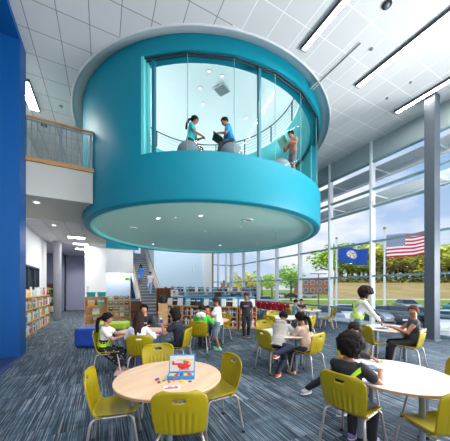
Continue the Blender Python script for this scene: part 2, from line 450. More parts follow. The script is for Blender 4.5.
b = B(); arc_wall(b, 0, 0, 4.28, 4.5, HEAD, 7.68, A0, A1, 60); o = obj('header', b, M_teal, loft, smooth=True); o.modifiers.new('e', 'EDGE_SPLIT').split_angle = .6
b = B(); arc_wall(b, 0, 0, 4.2, 4.5, SILL, HEAD, A0-.9, A0+.05, 1); obj('jamb', b, M_tealwall, loft)
b = B(); arc_wall(b, 0, 0, 4.262, 4.279, 4.8, ZC-.02, 0, 360, 96)
# inner lining only where the wall is solid
b.free(); b = B(); arc_wall(b, 0, 0, 4.25, 4.279, 4.8, 7.3, A1, 360+A0, 90); o = obj('inner_lining', b, M_tealwall, loft, smooth=True); o.modifiers.new('e', 'EDGE_SPLIT').split_angle = .6
b = B(); cyl(b, (0, 0, 3.82), 4.28, .03, 96); obj('soffit', b, mat('pale_aqua_plaster', (186, 232, 222), .8, var=.01), loft)
b = B(); arc_wall(b, 0, 0, 4.2, 4.285, 3.715, 3.85, 0, 360, 96); o = obj('soffit_rim', b, M_tealrim, loft, smooth=True); o.modifiers.new('e', 'EDGE_SPLIT').split_angle = .6
b = B(); cyl(b, (0, 0, 4.68), 4.28, .1, 72); obj('loft_floor', b, mat('loft_carpet', (90, 110, 120), .9), loft)
# white ring at the ceiling
b = B(); lathe(b, 0, 0, [(4.84, 7.52), (4.83, 7.485), (4.78, 7.485), (4.76, 7.55), (4.70, 7.60), (4.46, 7.64), (4.46, 7.70), (4.84, 7.70), (4.84, 7.52)], 120)
obj('ceiling_ring', b, mat('ring_paint', (196, 202, 204), .6, var=.01), loft, smooth=True)
# raised lantern over the loft: tapering wall, guard, white dome
b = B(); arc_wall(b, 0, 0, 4.15, 4.29, 7.25, 7.33, 0, 360, 96); o = obj('inner_fascia', b, M_teal, loft, smooth=True); o.modifiers.new('e', 'EDGE_SPLIT').split_angle = .6
b = B(); lathe(b, 0, 0, [(4.20, 7.31), (4.16, 7.5), (3.85, 9.05), (3.95, 9.1), (4.95, 9.1)], 96); obj('lantern_wall', b, M_tealwall, loft, smooth=True)
b = B(); prof = [(4.95, 9.05)]+[(4.95*math.cos(a), 9.2+2.3*math.sin(a)) for a in [math.radians(q) for q in range(4, 88, 6)]]+[(.01, 11.5)]
lathe(b, 0, 0, prof, 72); obj('dome', b, mat('dome_plaster', (236, 240, 240), .8, var=.01), loft, smooth=True)
M_guard = mat('guard_dark', (60, 74, 84), .4, .3)
b = B(); tube(b, [(3.84*math.cos(2*PI*i/72), 3.84*math.sin(2*PI*i/72), 9.93) for i in range(73)], .03, 6); obj('guard_rail', b, M_guard, loft)
b = B()
for z in (9.26, 9.43, 9.6, 9.77): tube(b, [(3.84*math.cos(2*PI*i/60), 3.84*math.sin(2*PI*i/60), z) for i in range(61)], .008, 4)
obj('guard_wire', b, M_guard, loft)
for i in range(14):
    a = 2*PI*(i+.3)/14; b = B(); box(b, (3.84*math.cos(a), 3.84*math.sin(a), 9.51), (.05, .05, .82), Matrix.Rotation(a, 3, 'Z')); obj('guard_post', b, M_guard, loft)
b = B(); arc_wall(b, 0, 0, 4.45, 4.62, 9.11, 9.17, 0, 360, 48); cove = obj('cove_fill_ring', b, mat('cove_fill_glow', (250, 252, 255), .5, var=0, emit=3.0), loft)  # glowing ring added out of sight to brighten the dome
# dome fittings
for (px, py, k) in ((222, 90, 'v'), (203, 104, 'd'), (209, 71, 'd'), (222, 76, 'd'), (200, 88, 's'), (246, 118, 'd')):
    zz = 8.0
    # find dome hit along the ray
    tX = (px-225)/F; tZ = (288-py)/F; z = 6.5
    while z < 14:
        p = cw(tX*z, z, CAMH+tZ*z); rr = math.hypot(p.x-DX, p.y-DY)
        if rr < 4.95 and p.z > 9.2+2.3*math.sqrt(max(0, 1-(rr/4.95)**2))-.04: break
        z += .02
    if k == 'v':
        t = thing('ceiling_vent', 'square grey air diffuser in the white dome of the loft', 'vent', p)
        t.rotation_euler = (0, 0, .5)
        b = B(); bx(b, -.32, .32, -.32, .32, -.03, .0); obj('vent_frame', b, M_grey, t); b = B()
        for q in range(6): bx(b, -.27, .27, -.26+q*.09, -.2+q*.09, -.045, -.03)
        obj('vent_slat', b, mat('vent_dark', (110, 124, 124), .6), t)
    else:
        t = tag(thing('downlight', 'small round downlight in the white dome of the loft', 'light', p, group='downlights in the loft dome'), None, None)
        b = B(); cyl(b, (0, 0, -.02), .085, .02, 16); obj('trim_ring', b, M_grey, t); b = B(); cyl(b, (0, 0, -.025), .05, .006, 14); obj('lens', b, M_down, t)
# glazing: flat panes between seams
xs = [143.5, 187, 235, 277, 303]
A = [A0]+[dang(x) for x in xs[1:]]
A = [a-360 if a > 90 else a for a in A]
while A[-1] < A1-16: A.append(A[-1]+17)
A.append(A1)
def pr(a, r, z): return Vector((r*math.cos(math.radians(a)), r*math.sin(math.radians(a)), z))
for a, c in zip(A, A[1:]):
    b = B(); R = []
    for q, r in ((a, 4.42), (c, 4.42), (c, 4.405), (a, 4.405)): R.append(q and r)
    lo = [pr(a, 4.42, SILL), pr(c, 4.42, SILL), pr(c, 4.405, SILL), pr(a, 4.405, SILL)]; hi = [v+Vector((0, 0, HEAD-SILL)) for v in lo]
    rings_to(b, [lo, hi]); obj('glass_pane', b, M_loftglass, loft)
b = B()
for a, c in zip(A, A[1:]):
    for r in (4.46,):
        tube(b, [pr(a, r, HEAD-.02), pr(c, r, HEAD-.02)], .022, 6); tube(b, [pr(a, r-.06, HEAD-.05), pr(c, r-.06, HEAD-.05)], .016, 6)
obj('glazing_channel', b, mat('dark_channel', (38, 44, 48), .4, .4), loft)
for a in A[1:-1]:
    b = B(); tube(b, [pr(a, 4.425, SILL), pr(a, 4.425, HEAD)], .008, 5); obj('glass_joint', b, mat('joint_silicone', (110, 150, 154), .5), loft)
for x in (151, 262):
    a = dang(x); b = B(); box(b, pr(a, 4.36, (SILL+HEAD)/2), (.09, .075, HEAD-SILL), Matrix.Rotation(math.radians(a), 3, 'Z')); obj('glazing_post', b, mat('post_teal', (24, 104, 122), .45), loft)
# downlights on the underside
k = 0
spots = [(158, 218, .09, 1), (200.5, 215.5, .09, 1), (153, 244, .08, 1), (180, 248, .06, 0), (220, 245, .09, 1), (257, 244, .09, 0), (133, 228, .15, 2), (248, 220, .17, 2), (240, 227, .05, 0), (175, 217.5, .05, 0), (205, 231, .05, 0)]
names = {1: ('downlight', 'lit round downlight in the pale aqua underside of the loft', 'light'), 0: ('sensor_disc', 'small pale disc fitted to the underside of the loft', 'fitting'), 2: ('ceiling_speaker', 'wide white round ceiling speaker under the loft, %s', 'speaker')}
for px, py, r, kind in spots:
    z = (3.82-CAMH)*F/(288-py); p = atz(px, z, 3.82)
    nm, lb, ct = names[kind]
    if kind == 2: lb = lb % ('near its left edge' if px < 200 else 'right of the middle')
    t = thing(nm, lb, ct, p, group=(None if kind == 2 else ct+'s under the loft'))
    b = B(); arc_wall(b, 0, 0, r*.62, r, -.022, 0, 0, 360, 24); obj('trim_ring', b, M_white, t)
    b = B(); cyl(b, (0, 0, -.012), r*.64, .01, 20); obj('lens' if kind < 2 else 'grille', b, M_down if kind == 1 else mat('grille_grey', (150, 170, 170), .6), t)
p = cw((276-225)/F*9.4, 9.4, 3.82)
t = thing('sprinkler_head', 'small hanging sprinkler under the right side of the loft', 'sprinkler', p)
b = B(); cyl(b, (0, 0, -.02), .045, .02, 14); obj('escutcheon', b, M_white, t); b = B(); cyl(b, (0, 0, -.28), .012, .27, 8); cyl(b, (0, 0, -.3), .035, .012, 12); obj('drop_pipe', b, M_steel, t)
# ------------------------------------------------------------------ balcony guard
t = thing('balcony_railing', 'grey balcony railing with an oak handrail above the white bulkhead', 'railing', (-2.6, 7.72, 4.9))
L = 2.36
b = B(); box(b, (L/2, 0, 1.06), (L, .065, .045)); obj('handrail', b, M_rail, t, bevel=.01)
b = B(); tube(b, [(L, .0, 1.0), (L+.15, -.1, 1.0), (L+.3, -.32, .97)], .022, 8); obj('handrail_end', b, mat('rail_dark', (40, 60, 70), .4), t)
b = B(); bx(b, 0, L, -.015, .015, .97, 1.0); bx(b, 0, L, -.015, .015, .03, .06); obj('rail_bar', b, M_steel, t)
for x in (.85, 1.6, L-.06): boxobj('post', x-.03, x+.03, -.03, .03, 0, 1.03, M_steel, t)
for i in range(18):
    x = .1+i*.125; boxobj('baluster', x-.008, x+.008, -.008, .008, .06, .97, M_steel, t)
# ------------------------------------------------------------------ stairs
NS, SW0, SW1, SY0, RZ, RN = 22, 1.9, 3.2, 14.2, 4.0, 6.6
st = thing('staircase', 'straight grey staircase climbing behind the bookcases at the back', 'staircase', (0, SY0, 0))
M_step = mat('step_grey', (120, 124, 132), .8, var=.1, scale=30)
b = B()
for i in range(NS): bx(b, SW0+.06, SW1-.06, i*RN/NS, (i+1)*RN/NS+.02, max(0, i*RZ/NS-.15), (i+1)*RZ/NS)
obj('tread', b, M_step, st)
b = B()
for i in range(NS): bx(b, SW0+.06, SW1-.06, i*RN/NS-.012, i*RN/NS, (i+1)*RZ/NS-.05, (i+1)*RZ/NS)
obj('nosing', b, mat('nosing_pale', (176, 182, 190), .6), st)
for x in (SW0, SW1):
    b = B()
    P = [(0, 0), (0, .25), (RN, RZ+.25), (RN, RZ-.35), (.5, 0)]
    lo = [b.verts.new((x-.03, y, z)) for y, z in P]; hi = [b.verts.new((x+.03, y, z)) for y, z in P]
    b.faces.new(lo); b.faces.new(hi)
    for i in range(5): b.faces.new((lo[i], lo[(i+1) % 5], hi[(i+1) % 5], hi[i]))
    obj('stringer', b, M_white, st)
    b = B(); P = [(0, .28), (0, .85), (RN, RZ+.85), (RN, RZ+.28)]
    lo = [b.verts.new((x-.03, y, z)) for y, z in P]; hi = [b.verts.new((x+.03, y, z)) for y, z in P]
    b.faces.new(lo); b.faces.new(hi)
    for i in range(4): b.faces.new((lo[i], lo[(i+1) % 4], hi[(i+1) % 4], hi[i]))
    obj('side_panel', b, mat('panel_mesh', (226, 230, 232), .5), st)
    b = B(); tube(b, [(x, -.12, .93), (x, 0, .95), (x, RN, RZ+.95)], .035, 8); obj('handrail', b, M_rail, st)
    for q in range(6): boxobj('post', x-.02, x+.02, RN*q/5-.02, RN*q/5+.02, RZ*q/5+.1, RZ*q/5+.95, M_steel, st)
struct(boxobj('floor_landing', .15+.02, 3.24, SY0+RN, 22.4, 3.85, RZ, M_step))
# ------------------------------------------------------------------ ceiling fixtures
def strip(x, y0, y1, w, z, label, e=None, grp=None):
    z -= .002
    t = thing('linear_light', label, 'light', (x, (y0+y1)/2, z), group=grp); h = (y1-y0)/2
    b = B(); bx(b, -w/2-.02, -w/2, -h, h, -.07, 0); bx(b, w/2, w/2+.02, -h, h, -.07, 0); bx(b, -w/2-.02, w/2+.02, -h-.02, -h, -.07, 0); bx(b, -w/2-.02, w/2+.02, h, h+.02, -.07, 0)
    obj('housing', b, mat('fixture_dark', (70, 72, 74), .5), t)
    b = B(); bx(b, -w/2, w/2, -h, h, -.06, -.02); obj('diffuser', b, M_lamp, t)
strip(4.39, -3.0, 4.41, .12, ZC, 'long linear ceiling light nearest the teal loft')
strip(6.58, -3.0, 4.5, .12, ZC, 'middle one of the three long linear ceiling lights')
strip(8.71, -3.0, 4.59, .12, ZC, 'long linear ceiling light running beside the steel column')
strip(-2.0, 8.6, 9.9, .26, ZC, 'bright linear ceiling light above the balcony railing')
strip(.6, -3.5, 2.2, .12, ZC, 'added linear ceiling light over the near wooden table')  # unseen strip added to brighten the near end of the room
for (px, py, w_, l_, lb) in ((76.5, 237, .5, .25, 'nearest the bulkhead'), (80.5, 243.5, .5, .2, 'in the middle of the row'), (82, 248.5, .5, .2, 'farthest away')):
    z = (3.92-CAMH)*F/(288-py); p = atz(px, z, 3.92)
    t = thing('troffer_light', 'rectangular light in the low ceiling, %s' % lb, 'light', p)
    b = B(); bx(b, -.36, .36, -.18, .18, -.02, 0); obj('troffer_frame', b, M_white, t); b = B(); bx(b, -.33, .33, -.15, .15, -.026, -.018); obj('diffuser', b, M_lamp, t)
for px, py, pl, lb in ((36.5, 202, 3.95, 'nearer the bulkhead'), (54, 225, 3.925, 'nearer the pillar')):
    z = (pl-CAMH)*F/(288-py); p = atz(px, z, pl); t = thing('downlight', 'round downlight in the low left ceiling, %s' % lb, 'light', p)
    b = B(); arc_wall(b, 0, 0, .06, .1, -.02, 0, 0, 360, 20); obj('trim_ring', b, M_white, t); b = B(); cyl(b, (0, 0, -.012), .065, .01, 16); obj('lens', b, M_down, t)
for px, py, r, lb in ((387, 4, .09, 'dark round ceiling spotlight recess between two linear lights'), (371.5, 48.5, .035, 'tiny sprinkler between the linear lights'), (387, 98, .035, 'tiny sprinkler in the ceiling near the short strip light'), (410.5, 82, .03, 'tiny sprinkler in the ceiling above the steel column'), (61, 106, .05, 'small sensor in the ceiling left of the loft'), (44, 125, .1, 'dark dome camera in the ceiling over the balcony')):
    z = (ZC-CAMH)*F/(288-py); p = atz(px, z, ZC)
    t = thing('sprinkler_head' if r < .05 else 'ceiling_fitting', lb, 'ceiling fitting', p)
    b = B(); cyl(b, (0, 0, -.03), r, .03, 18); obj('cover', b, M_black if r > .08 else M_steel, t)
    b = B(); ball(b, (0, 0, -.03), (r*.6, r*.6, r*.5), None, 10, 6); obj('lens', b, M_steel, t)
for px0, py0, lb in ((333.5, 68, 'slim dark slot diffuser in the ceiling beside the loft'), (405, 124, 'slim dark slot diffuser in the ceiling along the window header')):
    z = (ZC-CAMH)*F/(288-py0); p = atz(px0, z, ZC); t = thing('slot_diffuser', lb, 'vent', p)
    b = B(); bx(b, -.03, .03, -.75, .75, -.012, 0); obj('slot', b, mat('slot_grey', (90, 96, 100), .6), t); b = B(); bx(b, -.045, -.03, -.76, .76, -.015, 0); bx(b, .03, .045, -.76, .76, -.015, 0); obj('slot_frame', b, M_white, t)
# wall sconce at the balcony end, glowing on the loft
p = atz(86, 8.2, 6.25)

strip(1.5, 14.6, 17.2, .12, ZC, 'added linear ceiling light hidden beyond the loft, on the stair side')  # this strip and the next two are added to light the back area
strip(4.4, 14.8, 17.2, .12, ZC, 'added linear ceiling light hidden beyond the loft, in the middle')
strip(6.58, 14.6, 17.2, .12, ZC, 'added linear ceiling light hidden beyond the loft, on the window side')

b = B(); bx(b, 7.75, 8.25, 18.4, 18.9, -.12, 5.6); t = tag(thing('stone_pier', 'tan stone pier standing outside the far corner windows', 'pier', (0, 0, 0)), None, None); obj('pier_shaft', b, grid_tiles('pier_stone', rgb(176, 144, 112), rgb(140, 116, 96), .25, .25, .02), t)
boxobj('pier_cap', 7.7, 8.3, 18.35, 18.95, 5.6, 5.7, M_steel, t)
struct(boxobj('ground_corner', 7.0, 9.86, 17.9, 24, -.4, -.12, M_grey))
# ------------------------------------------------------------------ chairs and tables
def make_chair(name='classroom_chair', m=None, S=1.0):
    m = m or M_chair
    t = thing(name, 'x', 'chair')
    # backrest: grid with hand slot and pressed ribs
    b = B(); nu, nv = 36, 28; H0, H1 = .425, .81; vs = {}
    def w(v):   # half width along height
        base = .185+.035*math.sin(min(1, v/.75)*PI/2)
        if v > .78: base *= math.sqrt(max(0, 1-((v-.78)/.235)**2))**.55
        return base
    for j in range(nv+1):
        v = j/nv
        for i in range(nu+1):
            u = -1+2*i/nu
            x = u*w(v); z = H0-.02+(H1-H0+.02)*v
            y = -.185-.085*v-.035*math.sin(v*PI)*.3+.035*u*u-(.02*(v < .12)*(0.12-v)/.12)*-3
            if abs(u) < .72 and .08 < v < .62:
                fade = min(1, (.72-abs(u))/.2)*min(1, (v-.08)/.1)*min(1, (.62-v)/.12)
                y += fade*(.012 if i % 4 == 2 else (0 if i % 2 else -.002))
            vs[i, j] = b.verts.new((x, y, z))
    for j in range(nv):
        for i in range(nu):
            u = -1+2*(i+.5)/nu; v = (j+.5)/nv
            if abs(u) < .24 and .80 < v < .875: continue
            b.faces.new((vs[i, j], vs[i+1, j], vs[i+1, j+1], vs[i, j+1]))
    o = obj('backrest', b, m, t, smooth=True)
    md = o.modifiers.new('t', 'SOLIDIFY'); md.thickness = .012; md.offset = 0
    # seat
    b = B(); vs = {}; nu, nv = 18, 20
    for j in range(nv+1):
        v = j/nv
        wd = .205*(1-.10*(1-v))
        e = 0
        if v > .8: wd *= math.sqrt(max(0, 1-((v-.8)/.215)**2))**.6
        for i in range(nu+1):
            u = -1+2*i/nu
            y = -.195+.40*v
            z = .435-.018*math.cos(u*PI/2)*math.sin(v*PI)+.012*u*u
            if v < .14: z += .045*((.14-v)/.14)**1.6; y += .012*((.14-v)/.14)
            if v > .85: z -= .03*((v-.85)/.15)**2
            vs[i, j] = b.verts.new((u*wd, y, z))
    for j in range(nv):
        for i in range(nu): b.faces.new((vs[i, j], vs[i+1, j], vs[i+1, j+1], vs[i, j+1]))
    o = obj('seat', b, m, t, smooth=True); md = o.modifiers.new('t', 'SOLIDIFY'); md.thickness = .012; md.offset = 0
    b = B()
    for sx in (-1, 1): tube(b, smooth_path([(sx*.17, -.15, .41), (sx*.165, 0, .405), (sx*.165, .13, .405)], 3), .0125, 8)
    tube(b, [(-.165, -.08, .402), (.165, -.08, .402)], .0125, 8); tube(b, [(-.165, .1, .405), (.165, .1, .405)], .0125, 8)
    obj('frame', b, M_nickel, t, smooth=True)
    for sx in (-1, 1):
        for sy in (-1, 1):
            b = B(); y0 = -.15 if sy < 0 else .13
            tube(b, smooth_path([(sx*.168, y0, .408), (sx*.185, y0+sy*.035, .385), (sx*.20, y0+sy*.06, .25), (sx*.225, y0+sy*.095, .02)], 4), .0125, 8)
            g = obj('leg', b, M_nickel, t, smooth=True)
            b = B(); cyl(b, (sx*.226, y0+sy*.097, 0), .02, .022, 12, .016); obj('glide', b, M_black, g)
    if name != 'classroom_chair' or S != 1: pass
    return t
CH0 = make_chair(); ch_used = [False]
def chair(px, pz, dx, dz, label, group=None, src=None):
    """seat centre (right, ahead) and the way the sitter faces"""
    loc = cw(px, pz); rz = fyaw(dx, dz)
    if src is None and not ch_used[0]:
        ch_used[0] = True; CH0.location = loc; CH0.rotation_euler = (0, 0, rz); CH0['label'] = label; return CH0
    return dup(src or CH0, loc, rz, label, group)
def table(px, pz, label, top, edge, rot=0.4, r=.53, h=.70, name='round_table'):
    t = thing(name, label, 'table', cw(px, pz), rot)
    b = B()
    prof = [(.001, h), (r-.006, h), (r-.001, h-.004), (r-.001, h-.006)]
    rings_to(b, [[Vector((rr*math.cos(2*PI*i/64), rr*math.sin(2*PI*i/64), z)) for i in range(64)] for rr, z in ((r-.003, h-.008), (r, h-.006), (r-.003, h))])
    obj('tabletop', b, top, t)
    b = B(); rings_to(b, [[Vector((rr*math.cos(2*PI*i/64), rr*math.sin(2*PI*i/64), z)) for i in range(64)] for rr, z in ((r-.03, h-.032), (r-.004, h-.028), (r, h-.0085))]); obj('edge_band', b, edge, t)
    for k in range(4):
        a = PI/4+k*PI/2; c = Vector((.36*math.cos(a), .36*math.sin(a), 0))
        b = B(); cyl(b, (c.x, c.y, .012), .025, h-.045, 16); g = obj('leg', b, M_steel, t, smooth=False)
        b = B(); cyl(b, (c.x, c.y, 0), .028, .03, 14); obj('foot_cap', b, M_black, g)
    b = B(); cyl(b, (0, 0, h-.06), .3, .025, 24); obj('underframe', b, M_steel, t)
    return t
M_wtop = mat('white_laminate', (236, 236, 236), .22, var=.005)
M_edge = mat('maple_edge', (196, 142, 96), .5)
table(-.571, 2.47, 'near round wooden table holding the open blue toy box', M_tabwood, M_edge, .55)
table(-1.70, 5.0, 'round wooden table between the girl in the black dress and the child in black', M_tabwood, M_edge, .3)
table(-.42, 6.85, 'round wooden table beside the boy in the white shirt', M_tabwood, M_edge, .2)
table(1.78, 2.55, 'large near round white table with a wooden edge at the right', M_wtop, M_edge, .35)
table(3.72, 5.42, 'round white table where the woman in the dark top sits', M_wtop, M_edge, .5)
table(1.24, 4.9, 'round white table under the leaning child in the grey hoodie', M_wtop, M_edge, .6)
table(1.87, 7.5, 'round white table behind the leaning child, nobody seated', M_wtop, M_edge, .2)
table(3.4, 9.9, 'farthest round white table, by the windows', M_wtop, M_edge, .1)
chair(-1.08, 2.39, .95, .3, 'yellow-green chair at the left of the near wooden table, seen from its side')
chair(-.37, 2.09, -.08, 1, 'yellow-green chair with its back to the viewer, tucked under the near wooden table')
chair(-.12, 2.75, -.87, -.5, 'yellow-green chair at the right of the near wooden table')
chair(-.87, 3.19, .35, -1, 'yellow-green chair behind the near wooden table, facing the viewer')
chair(-2.16, 4.50, 1, .3, 'yellow-green chair under the girl in the spotted black dress')
chair(-1.46, 4.3, -.05, 1, 'yellow-green chair under the long-haired girl in the white shirt')
chair(-1.95, 5.82, .2, -1, 'chair under the child in the black sweatshirt behind the second wooden table')
chair(-.95, 4.84, -1, .2, 'yellow-green chair under the child in black holding a phone')
chair(-.62, 6.04, .1, 1, 'yellow-green chair under the child in the green jacket')
chair(-.13, 7.22, -.6, -.8, 'yellow-green chair just behind the boy in the white shirt')
chair(-.62, 7.5, .1, -1, 'chair under the small child facing us at the third wooden table')
chair(.92, 4.72, .85, .5, 'yellow-green chair left of the leaning child in the grey hoodie')
chair(1.52, 4.45, -.62, .78, 'yellow-green chair under the child in the beige shirt')
chair(1.0, 5.75, .1, -1, 'yellow-green chair behind the leaning child, facing the viewer')
chair(1.44, 7.15, .4, .4, 'yellow-green chair left of the empty white table')
chair(1.7, 8.3, .1, -1, 'small far chair behind the empty white table')
chair(2.35, 7.1, -.5, .6, 'yellow-green chair right of the empty white table')
chair(3.95, 9.45, -1, .3, 'green chair with no sitter at the right of the farthest table')
chair(4.2, 9.75, -1, .1, 'green chair farthest right beside the farthest table')
chair(2.72, 9.6, 1, .2, 'green chair under the dark-haired child at the farthest table')
chair(3.35, 10.65, 0, -1, 'chair under the child in the dark cap at the farthest table')
chair(3.22, 5.2, 1, .15, 'yellow-green chair in front of the standing woman in the lime belt')
chair(3.72, 4.88, -.62, .78, 'yellow-green chair under the seated woman in the dark top')
chair(1.27, 2.39, .8, .6, 'yellow-green chair under the curly-haired girl with the lime strap')
chair(1.84, 3.38, -.3, -1, 'chair under the child behind the curly-haired girl')
chair(1.82, 2.08, -.12, 1, 'yellow-green chair at the right front of the white table, its seat catching the light')
chair(2.36, 2.72, -1, .3, 'yellow-green chair at the far right of the near white table')
RC0 = make_chair('red_chair', M_redchair, .9); RC0.scale = (1.08, 1.08, 1.1)
i = 0
for y in [8.9+.48*q for q in range(8)]:
    lb = 'red chair tucked in along the window counter, one of a row of eight'
    if i == 0: RC0.location = (8.0, y, 0); RC0.rotation_euler = (0, 0, -PI/2); RC0['label'] = lb; RC0['group'] = 'red chairs along the window counter'
    else: dup(RC0, (8.0, y, 0), -PI/2, lb, 'red chairs along the window counter')
    i += 1
t = thing('window_counter', 'long white counter along the windows behind the red chairs', 'counter', (8.5, 10.6, 0))
boxobj('worktop', -.3, .3, -2.0, 2.0, .70, .735, M_wtop, t)
for sx in (-.25, .25):
    for y in (-1.9, 0, 1.9): boxobj('leg', sx-.02, sx+.02, y-.02, y+.02, 0, .7, M_alu, t)
# ------------------------------------------------------------------ people
def remesh(name, bm, voxel, m, parent, it=6, fac=.5, mats=None, noise_amp=0, nscale=6):
    me = bpy.data.meshes.new('tmp'); bm.to_mesh(me); bm.free()
    o = bpy.data.objects.new('tmp', me); COL.objects.link(o)
    md = o.modifiers.new('r', 'REMESH'); md.mode = 'VOXEL'; md.voxel_size = voxel; md.use_smooth_shade = True
    if it:
        s = o.modifiers.new('s', 'SMOOTH'); s.factor = fac; s.iterations = it
    o.name = name; o.parent = parent; me.name = name
    PENDING.append((o, m, noise_amp, nscale)); return o
PENDING = []
def flush():
    dg = bpy.context.evaluated_depsgraph_get(); dg.update()
    new = [bpy.data.meshes.new_from_object(q[0].evaluated_get(dg), depsgraph=dg) for q in PENDING]
    for (o, m, amp, ns), nm in zip(PENDING, new):
        old = o.data
        nm.materials.clear(); nm.materials.append(m)
        if amp:
            nn = len(nm.vertices); co_ = [0.0]*(nn*3); no_ = [0.0]*(nn*3)
            nm.vertices.foreach_get('co', co_); nm.vertices.foreach_get('normal', no_)
            for i in range(nn):
                j = 3*i; c = Vector(co_[j:j+3]); k = (noise.noise(c*ns*3)+.5*noise.noise(c*ns*8))*amp
                co_[j] += no_[j]*k; co_[j+1] += no_[j+1]*k; co_[j+2] += no_[j+2]*k
            nm.vertices.foreach_set('co', co_)
        for p in nm.polygons: p.use_smooth = True
        o.modifiers.clear(); o.data = nm; nm.name = o.name; bpy.data.meshes.remove(old)
def ik(a, c, l1, l2, pole):
    d = c-a; L = min(d.length, (l1+l2)*.995); dn = d.normalized(); c = a+dn*L
    x = (l1*l1-l2*l2+L*L)/(2*L); h = math.sqrt(max(0, l1*l1-x*x))
    p = pole-dn*pole.dot(dn)
    p = p.normalized() if p.length > 1e-5 else Vector((0, 0, 1))
    return a+dn*x+p*h, c
def loft_body(b, P, T, X, Y, H, secs, infl, n=20):
    """secs: (height along torso in H, half width, half depth, forward shift)"""
    rings_to(b, [[P+T*(t*H)+Y*(f*H)+X*((w*H+infl)*math.cos(a))+Y*((d*H+infl)*math.sin(a)) for a in [2*PI*i/n for i in range(n)]] for t, w, d, f in secs])
TORSO = [(-.055, .060, .050, 0), (-.02, .090, .066, 0), (.05, .092, .066, 0), (.12, .080, .058, .004), (.20, .090, .066, .004), (.25, .098, .064, 0), (.278, .088, .050, 0), (.295, .055, .042, 0), (.31, .034, .034, 0)]
def tw(t):
    for (a, b_) in zip(TORSO, TORSO[1:]):
        if a[0] <= t <= b_[0]:
            k = (t-a[0])/(b_[0]-a[0]); return (a[1]+(b_[1]-a[1])*k, a[2]+(b_[2]-a[2])*k, a[3]+(b_[3]-a[3])*k)
    return TORSO[0][1:] if t < 0 else TORSO[-1][1:]
SKIN = {'tan': (188, 134, 104), 'brown': (150, 98, 70), 'light': (214, 164, 136), 'dark': (104, 66, 48)}
